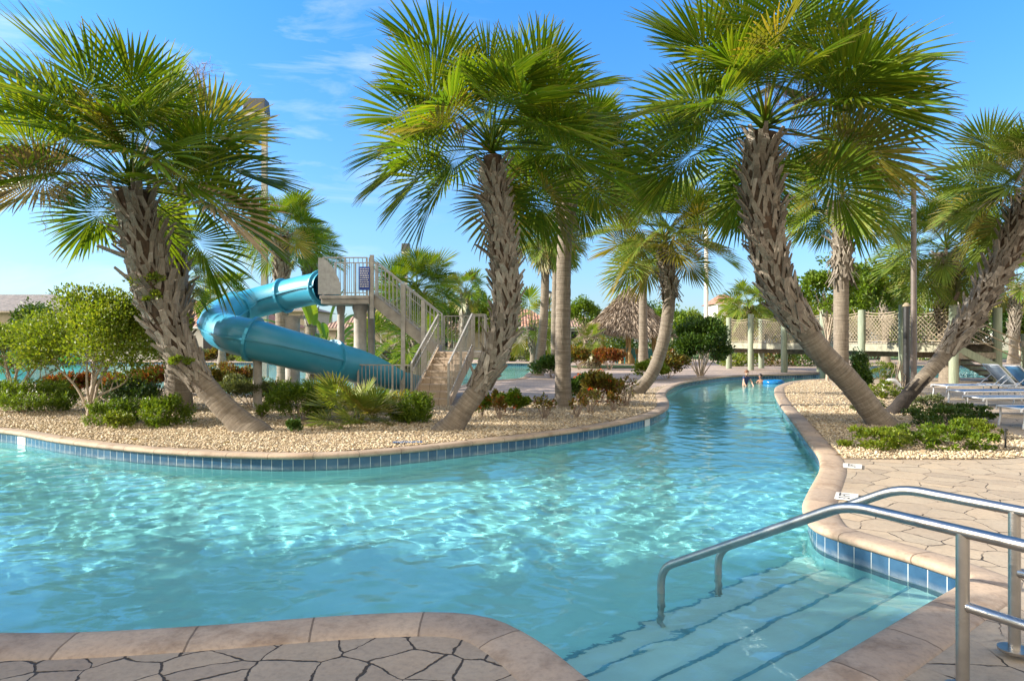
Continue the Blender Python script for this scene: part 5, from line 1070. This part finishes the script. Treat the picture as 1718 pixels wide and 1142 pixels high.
# ------------------------------------------------------------------ loungers
M_sling = simple('blue_sling', (.10,.27,.48), .7, vary=.15, scale=3, bump=.002, bscale=200); M_slingl = simple('pale_blue_sling', (.45,.52,.58), .7, vary=.1, scale=3); M_alu = simple('white_aluminium', (.62,.63,.64), .35, vary=.08)
def lounger(label, pos, rz, back, sling):
    t = empty('sun_lounger', pos, label, 'sun lounger', 'sling loungers on the deck at the right', rz); h = .36; w = .31; L = 1.95; hb = .70
    mb = MB()
    for y in (-w, w): mb.tube(bend([(0,y,h-.06), (0.02,y,h), (L-hb,y,h), (L-.02,y,h if back == 0 else h)], .05), .021, 10)
    mb.tube([(.0,-w,h), (.0,w,h)], .018, 10); mb.tube([(L-hb,-w,h), (L-hb,w,h)], .015, 8); mb.tube([(L,-w,h), (L,w,h)], .018, 10); mb.build('frame', M_alu, t, True)
    n = 12; V = []; 
    for k in range(n+1): x = .02+(L-hb-.03)*k/n; V += [(x,-w+.02,h+.012), (x,0,h-.012), (x,w-.02,h+.012)]
    mb = MB(); mb.add(V, [(k*3+e, k*3+3+e, k*3+4+e, k*3+1+e) for k in range(n) for e in (0,1)]); s = mb.build('seat_sling', sling, t, True); sm = s.modifiers.new('t', 'SOLIDIFY'); sm.thickness = .008
    ca_, sa_ = math.cos(back), math.sin(back); bp = lambda u, y, dz=0: (L-hb+.02+u*ca_-dz*sa_, y, h+u*sa_+dz*ca_)
    V = []
    for k in range(9): u = (hb+.05)*k/8; V += [bp(u,-w+.02,.012), bp(u,0,-.012), bp(u,w-.02,.012)]
    mb = MB(); mb.add(V, [(k*3+e, k*3+3+e, k*3+4+e, k*3+1+e) for k in range(8) for e in (0,1)]); s = mb.build('back_sling', sling, t, True); sm = s.modifiers.new('t', 'SOLIDIFY'); sm.thickness = .008
    if back:
        mb = MB()
        for y in (-w, w): mb.tube([bp(0,y), bp(hb+.06,y)], .02, 10)
        mb.tube([bp(hb+.06,-w), bp(hb+.06,w)], .02, 10); mb.tube([bp(.4,-w*.9,-.02), (L-.05,-w*.9,h)], .012, 6); mb.tube([bp(.4,w*.9,-.02), (L-.05,w*.9,h)], .012, 6); mb.build('back_frame', M_alu, t, True)
    for x in (.10, L-.15):
        for y in (-w, w): mb = MB(); mb.tube(bend([(x-.03,y,h-.01), (x-.02,y,.2), (x-.06,y,0)], .04), .019, 10); mb.build('leg', M_alu, t, True)
for i, (x, y, rz, bk, sl_, lb) in enumerate([(1575,668,R(4),0,M_sling,'flat blue lounger farthest back, its foot end near the blackened palm'), (1603,680,R(3),0,M_sling,'flat blue lounger second from the back of the row'), (1632,694,R(2),0,M_slingl,'flat pale lounger with white legs in front of the two blue ones'), (1692,716,R(0),0,M_sling,'flat darker blue lounger nearest the camera at the right edge')]):
    d = base_d(y); lounger(lb, at(x, d), rz, bk, sl_)
for i, (px, d, lb) in enumerate([(1694,19.3,'lounger with its pale blue back raised, left of the other raised one'), (1731,18.4,'lounger with its striped blue back raised at the right edge')]):
    p = at(px, d); lounger(lb, (p[0]+1.24, p[1], 0), R(180), R(47), M_slingl if i == 0 else M_sling)
# ------------------------------------------------------------------ writing: depth markers, no diving tile
def text_mesh(body, size, mat, parent, loc, rot, name='lettering'):
    cu = bpy.data.curves.new('text', 'FONT'); cu.body = body; cu.size = size; cu.align_x = 'CENTER'; cu.align_y = 'CENTER'; cu.extrude = .0012; o = bpy.data.objects.new('text', cu); COL.objects.link(o)
    me = bpy.data.meshes.new_from_object(o.evaluated_get(bpy.context.evaluated_depsgraph_get())); bpy.data.objects.remove(o); me.materials.clear(); me.materials.append(mat)
    r = link(name, me, parent); r.location = loc; r.rotation_euler = rot; return r
M_blacktxt = simple('black_paint', (.015,.015,.018), .6); M_platew = simple('white_marker_tile', (.66,.64,.58), .5, vary=.1); M_plateb = simple('blue_marker_tile', (.03,.08,.20), .4)
def marker(label, pos, rz, body, w, h, size, mat, tmat, tilt=0, rot=None):
    mb = MB(); mb.box((-w/2,-h/2,0), (w/2,h/2,.008)); o = mb.build('depth_marker', mat, bevel=.002); o.location = pos; o.rotation_euler = rot or (tilt, 0, rz)
    tag(o, label, 'depth marker'); text_mesh(body, size, tmat, o, (0, 0, .0092), (0, 0, 0)); return o
a_, b_ = G(1418,832); marker('white deck tile reading 3 FT behind the handrails', (a_, b_, -.006), R(62), '3 FT', .34, .24, .15, M_platew, M_blacktxt)
a_, b_ = G(1430,781); marker('white depth marker tile beside the planter gravel', (a_, b_, -.006), R(62), '3 FT', .32, .22, .13, M_platew, M_blacktxt)
def wall_marker(label, x, y, body):
    p = np.array(G(x, y, -.14)); i = int(np.argmin(np.linalg.norm(POOL-p, axis=1))); tn = nrm(POOL[(i+1) % len(POOL)]-POOL[i-1]); ang = math.atan2(tn[1], tn[0]); q = offset(POOL, .022)[i]
    n = (-tn[1], tn[0]); fz = math.atan2(tn[1], tn[0]); o = marker(label, (q[0], q[1], -.135), 0, body, .30, .148, .10, M_platew, M_plateb, rot=(R(90), 0, fz if n[1] < 0 else fz+math.pi))
wall_marker('white waterline tile reading 3 FT at the left end of the island wall', 53, 738, '3 FT')
wall_marker('white waterline tile reading 3 FT near the tip of the island wall', 1087, 709, '3 FT')
a_, b_ = G(684,743.5); marker('blue and white NO DIVING tile on the island coping', (a_, b_, .018), R(4), 'NO DIVING', .46, .13, .075, M_plateb, M_frame)
# ------------------------------------------------------------------ water play inflatables across the back pool
M_infb = simple('inflatable_blue', (.02,.25,.55), .3); M_infg = simple('inflatable_green', (.06,.45,.06), .3); M_inft = simple('inflatable_teal', (.03,.40,.42), .3)
def inflatable(label, pos, s):
    t = empty('inflatable', pos, label, 'inflatable')
    for j, (m_, r_, z) in enumerate(((M_infg, 1.5, .35), (M_infb, 1.35, .95), (M_inft, 1.15, 1.5))):
        mb = MB(); n = 24; mb.tube([(r_*s*math.cos(2*math.pi*k/n), r_*s*math.sin(2*math.pi*k/n), z*s) for k in range(n+1)], .34*s, 12, False); mb.build('ring_tube', m_, t, True)
inflatable('blue and green inflatable stack seen behind the shrubs at the left edge', at(6,51.8), .95); inflatable('small blue and green inflatable glimpsed through the crape myrtle', at(122,52.5), .55)
# ------------------------------------------------------------------ two children in the river
def skinned(name, joints, edges, mat, parent, sub=2, root=0):
    me = bpy.data.meshes.new(name); bm = bmesh.new(); ly = bm.verts.layers.skin.verify(); vs = []
    for i, (p, r) in enumerate(joints): v = bm.verts.new(p); v[ly].radius = (r, r); v[ly].use_root = i == root; vs.append(v)
    for a, b in edges: bm.edges.new((vs[a], vs[b]))
    bm.to_mesh(me); bm.free(); o = bpy.data.objects.new(name, me); COL.objects.link(o); o.modifiers.new('skin', 'SKIN'); s = o.modifiers.new('sub', 'SUBSURF'); s.levels = s.render_levels = sub
    m2 = bpy.data.meshes.new_from_object(o.evaluated_get(bpy.context.evaluated_depsgraph_get())); bpy.data.objects.remove(o); m2.materials.clear(); m2.materials.append(mat); m2.shade_smooth(); return link(name, m2, parent)
def person(label, pos, rz, arms_down, skin, hairm, shirt, zoff):
    t = empty('person', (pos[0], pos[1], WZ+zoff), label, 'person', None, rz)
    # facing -y; a child about 1.15 m tall standing on the pool floor
    J = [((0,.0,.52),.085), ((0,.0,.66),.090), ((0,-.05,.80),.10), ((0,-.09,.90),.045), ((0,-.11,.955),.04), ((0,-.125,1.03),.075), ((0,-.12,1.10),.062),
         ((.11,-.07,.86),.038), ((.17,-.17,.70),.030), ((.13,-.30,.58),.024), ((.12,-.36,.53),.026),
         ((-.11,-.07,.86),.038), ((-.19,-.15,.71),.030), ((-.17,-.25,.55),.024), ((-.165,-.29,.48),.026),
         ((.07,0,.46),.062), ((.075,-.02,.26),.045), ((.075,.0,.06),.032), ((.075,-.10,.02),.028), ((-.07,0,.46),.062), ((-.075,-.02,.26),.045), ((-.075,.0,.06),.032), ((-.075,-.10,.02),.028)]
    for sx, w, e in ((1, 10, 5), (-1, 14, 5)):
        q = Vector(J[w][0])
        for k in range(5): J.append((tuple(q+Vector(((k-2)*.012, -.035 if k else -.01, -.045 if k else -.03))), .006))
    E = [(0,1),(1,2),(2,3),(3,4),(4,5),(5,6),(2,7),(7,8),(8,9),(9,10),(2,11),(11,12),(12,13),(13,14),(0,15),(15,16),(16,17),(17,18),(0,19),(19,20),(20,21),(21,22)]+[(10,23+k) for k in range(5)]+[(14,28+k) for k in range(5)]
    skinned('body', J, E, skin, t)
    S = [((0,.0,.50),.094), ((0,.0,.66),.102), ((0,-.05,.80),.112), ((0,-.075,.875),.062), ((.115,-.075,.855),.052), ((.150,-.13,.775),.043), ((-.115,-.075,.855),.052), ((-.155,-.12,.78),.043)]
    if shirt: skinned('swim_shirt', S, [(0,1),(1,2),(2,3),(2,4),(4,5),(2,6),(6,7)], shirt, t)
    mb = MB(); n = 14; V = []; c = Vector((0,-.112,1.065))
    for i in range(8):
        th = math.pi*.60*i/7
        for k in range(n): a = 2*math.pi*k/n; rr = 1.0 if math.sin(a) > -.3 or i < 4 else .80; V.append(c+Vector((math.sin(th)*math.cos(a)*.087, math.sin(th)*math.sin(a)*.094*rr+.008, math.cos(th)*.098)))
    mb.add(V, [(i*n+k, (i+1)*n+k, (i+1)*n+(k+1) % n, i*n+(k+1) % n) for i in range(7) for k in range(n)]); mb.build('hair', hairm, t, True)
    f = MB()
    for sx in (-1, 1):
        f.lathe([(0,.006), (.010,.004), (.012,0)], 8, (0,0)); 
        for i in range(len(f.v)-24, len(f.v)): x, y, z = f.v[i]; f.v[i] = (x+sx*.028, -.196-z, 1.055+y)
    f.bar((-.022,-.193,1.002), (.022,-.193,1.002), .006, .008); f.build('eyes_and_mouth', M_blacktxt, t)
    for sx in (-1, 1): m2 = MB(); m2.lathe([(0,.02), (.012,.015), (.016,0), (.012,-.015), (0,-.02)], 8); e = m2.build('ear', skin, t, True); e.location = (sx*.078,-.115,1.045); 
    m2 = MB(); m2.add([(-.011,-.190,1.045), (.011,-.190,1.045), (.012,-.192,1.022), (-.012,-.192,1.022), (0,-.212,1.024)], [(0,1,4), (1,2,4), (2,3,4), (3,0,4)]); m2.build('nose', skin, t, True)
M_skin = simple('light_skin', (.55,.33,.23), .55, vary=.08); M_skind = simple('tanned_skin', (.32,.17,.11), .55, vary=.08); M_hairb = simple('brown_hair', (.14,.055,.02), .6, vary=.3, scale=40); M_hairk = simple('black_hair', (.012,.010,.009), .5, vary=.3, scale=40); M_navy = simple('navy_fabric', (.012,.025,.09), .7, vary=.2)
person('child with brown hair in a navy swim shirt leaning forward with both arms down', at(1250,27.2), R(20), True, M_skin, M_hairb, M_navy, -.52)
person('dark-haired child deeper in the water just behind the navy-shirted one', at(1277,29.3), R(-35), True, M_skind, M_hairk, None, -.78)
mb = MB(); n = 28; mb.tube([(.34*math.cos(2*math.pi*k/n), .34*math.sin(2*math.pi*k/n), 0) for k in range(n+1)], .10, 12, False); o_ = mb.build('swim_ring', simple('blue_vinyl', (.01,.14,.36), .2), None, True); o_.location = (*at(1298,28.6)[:2], WZ+.05); tag(o_, 'blue swim ring floating right of the dark-haired child', 'swim ring')
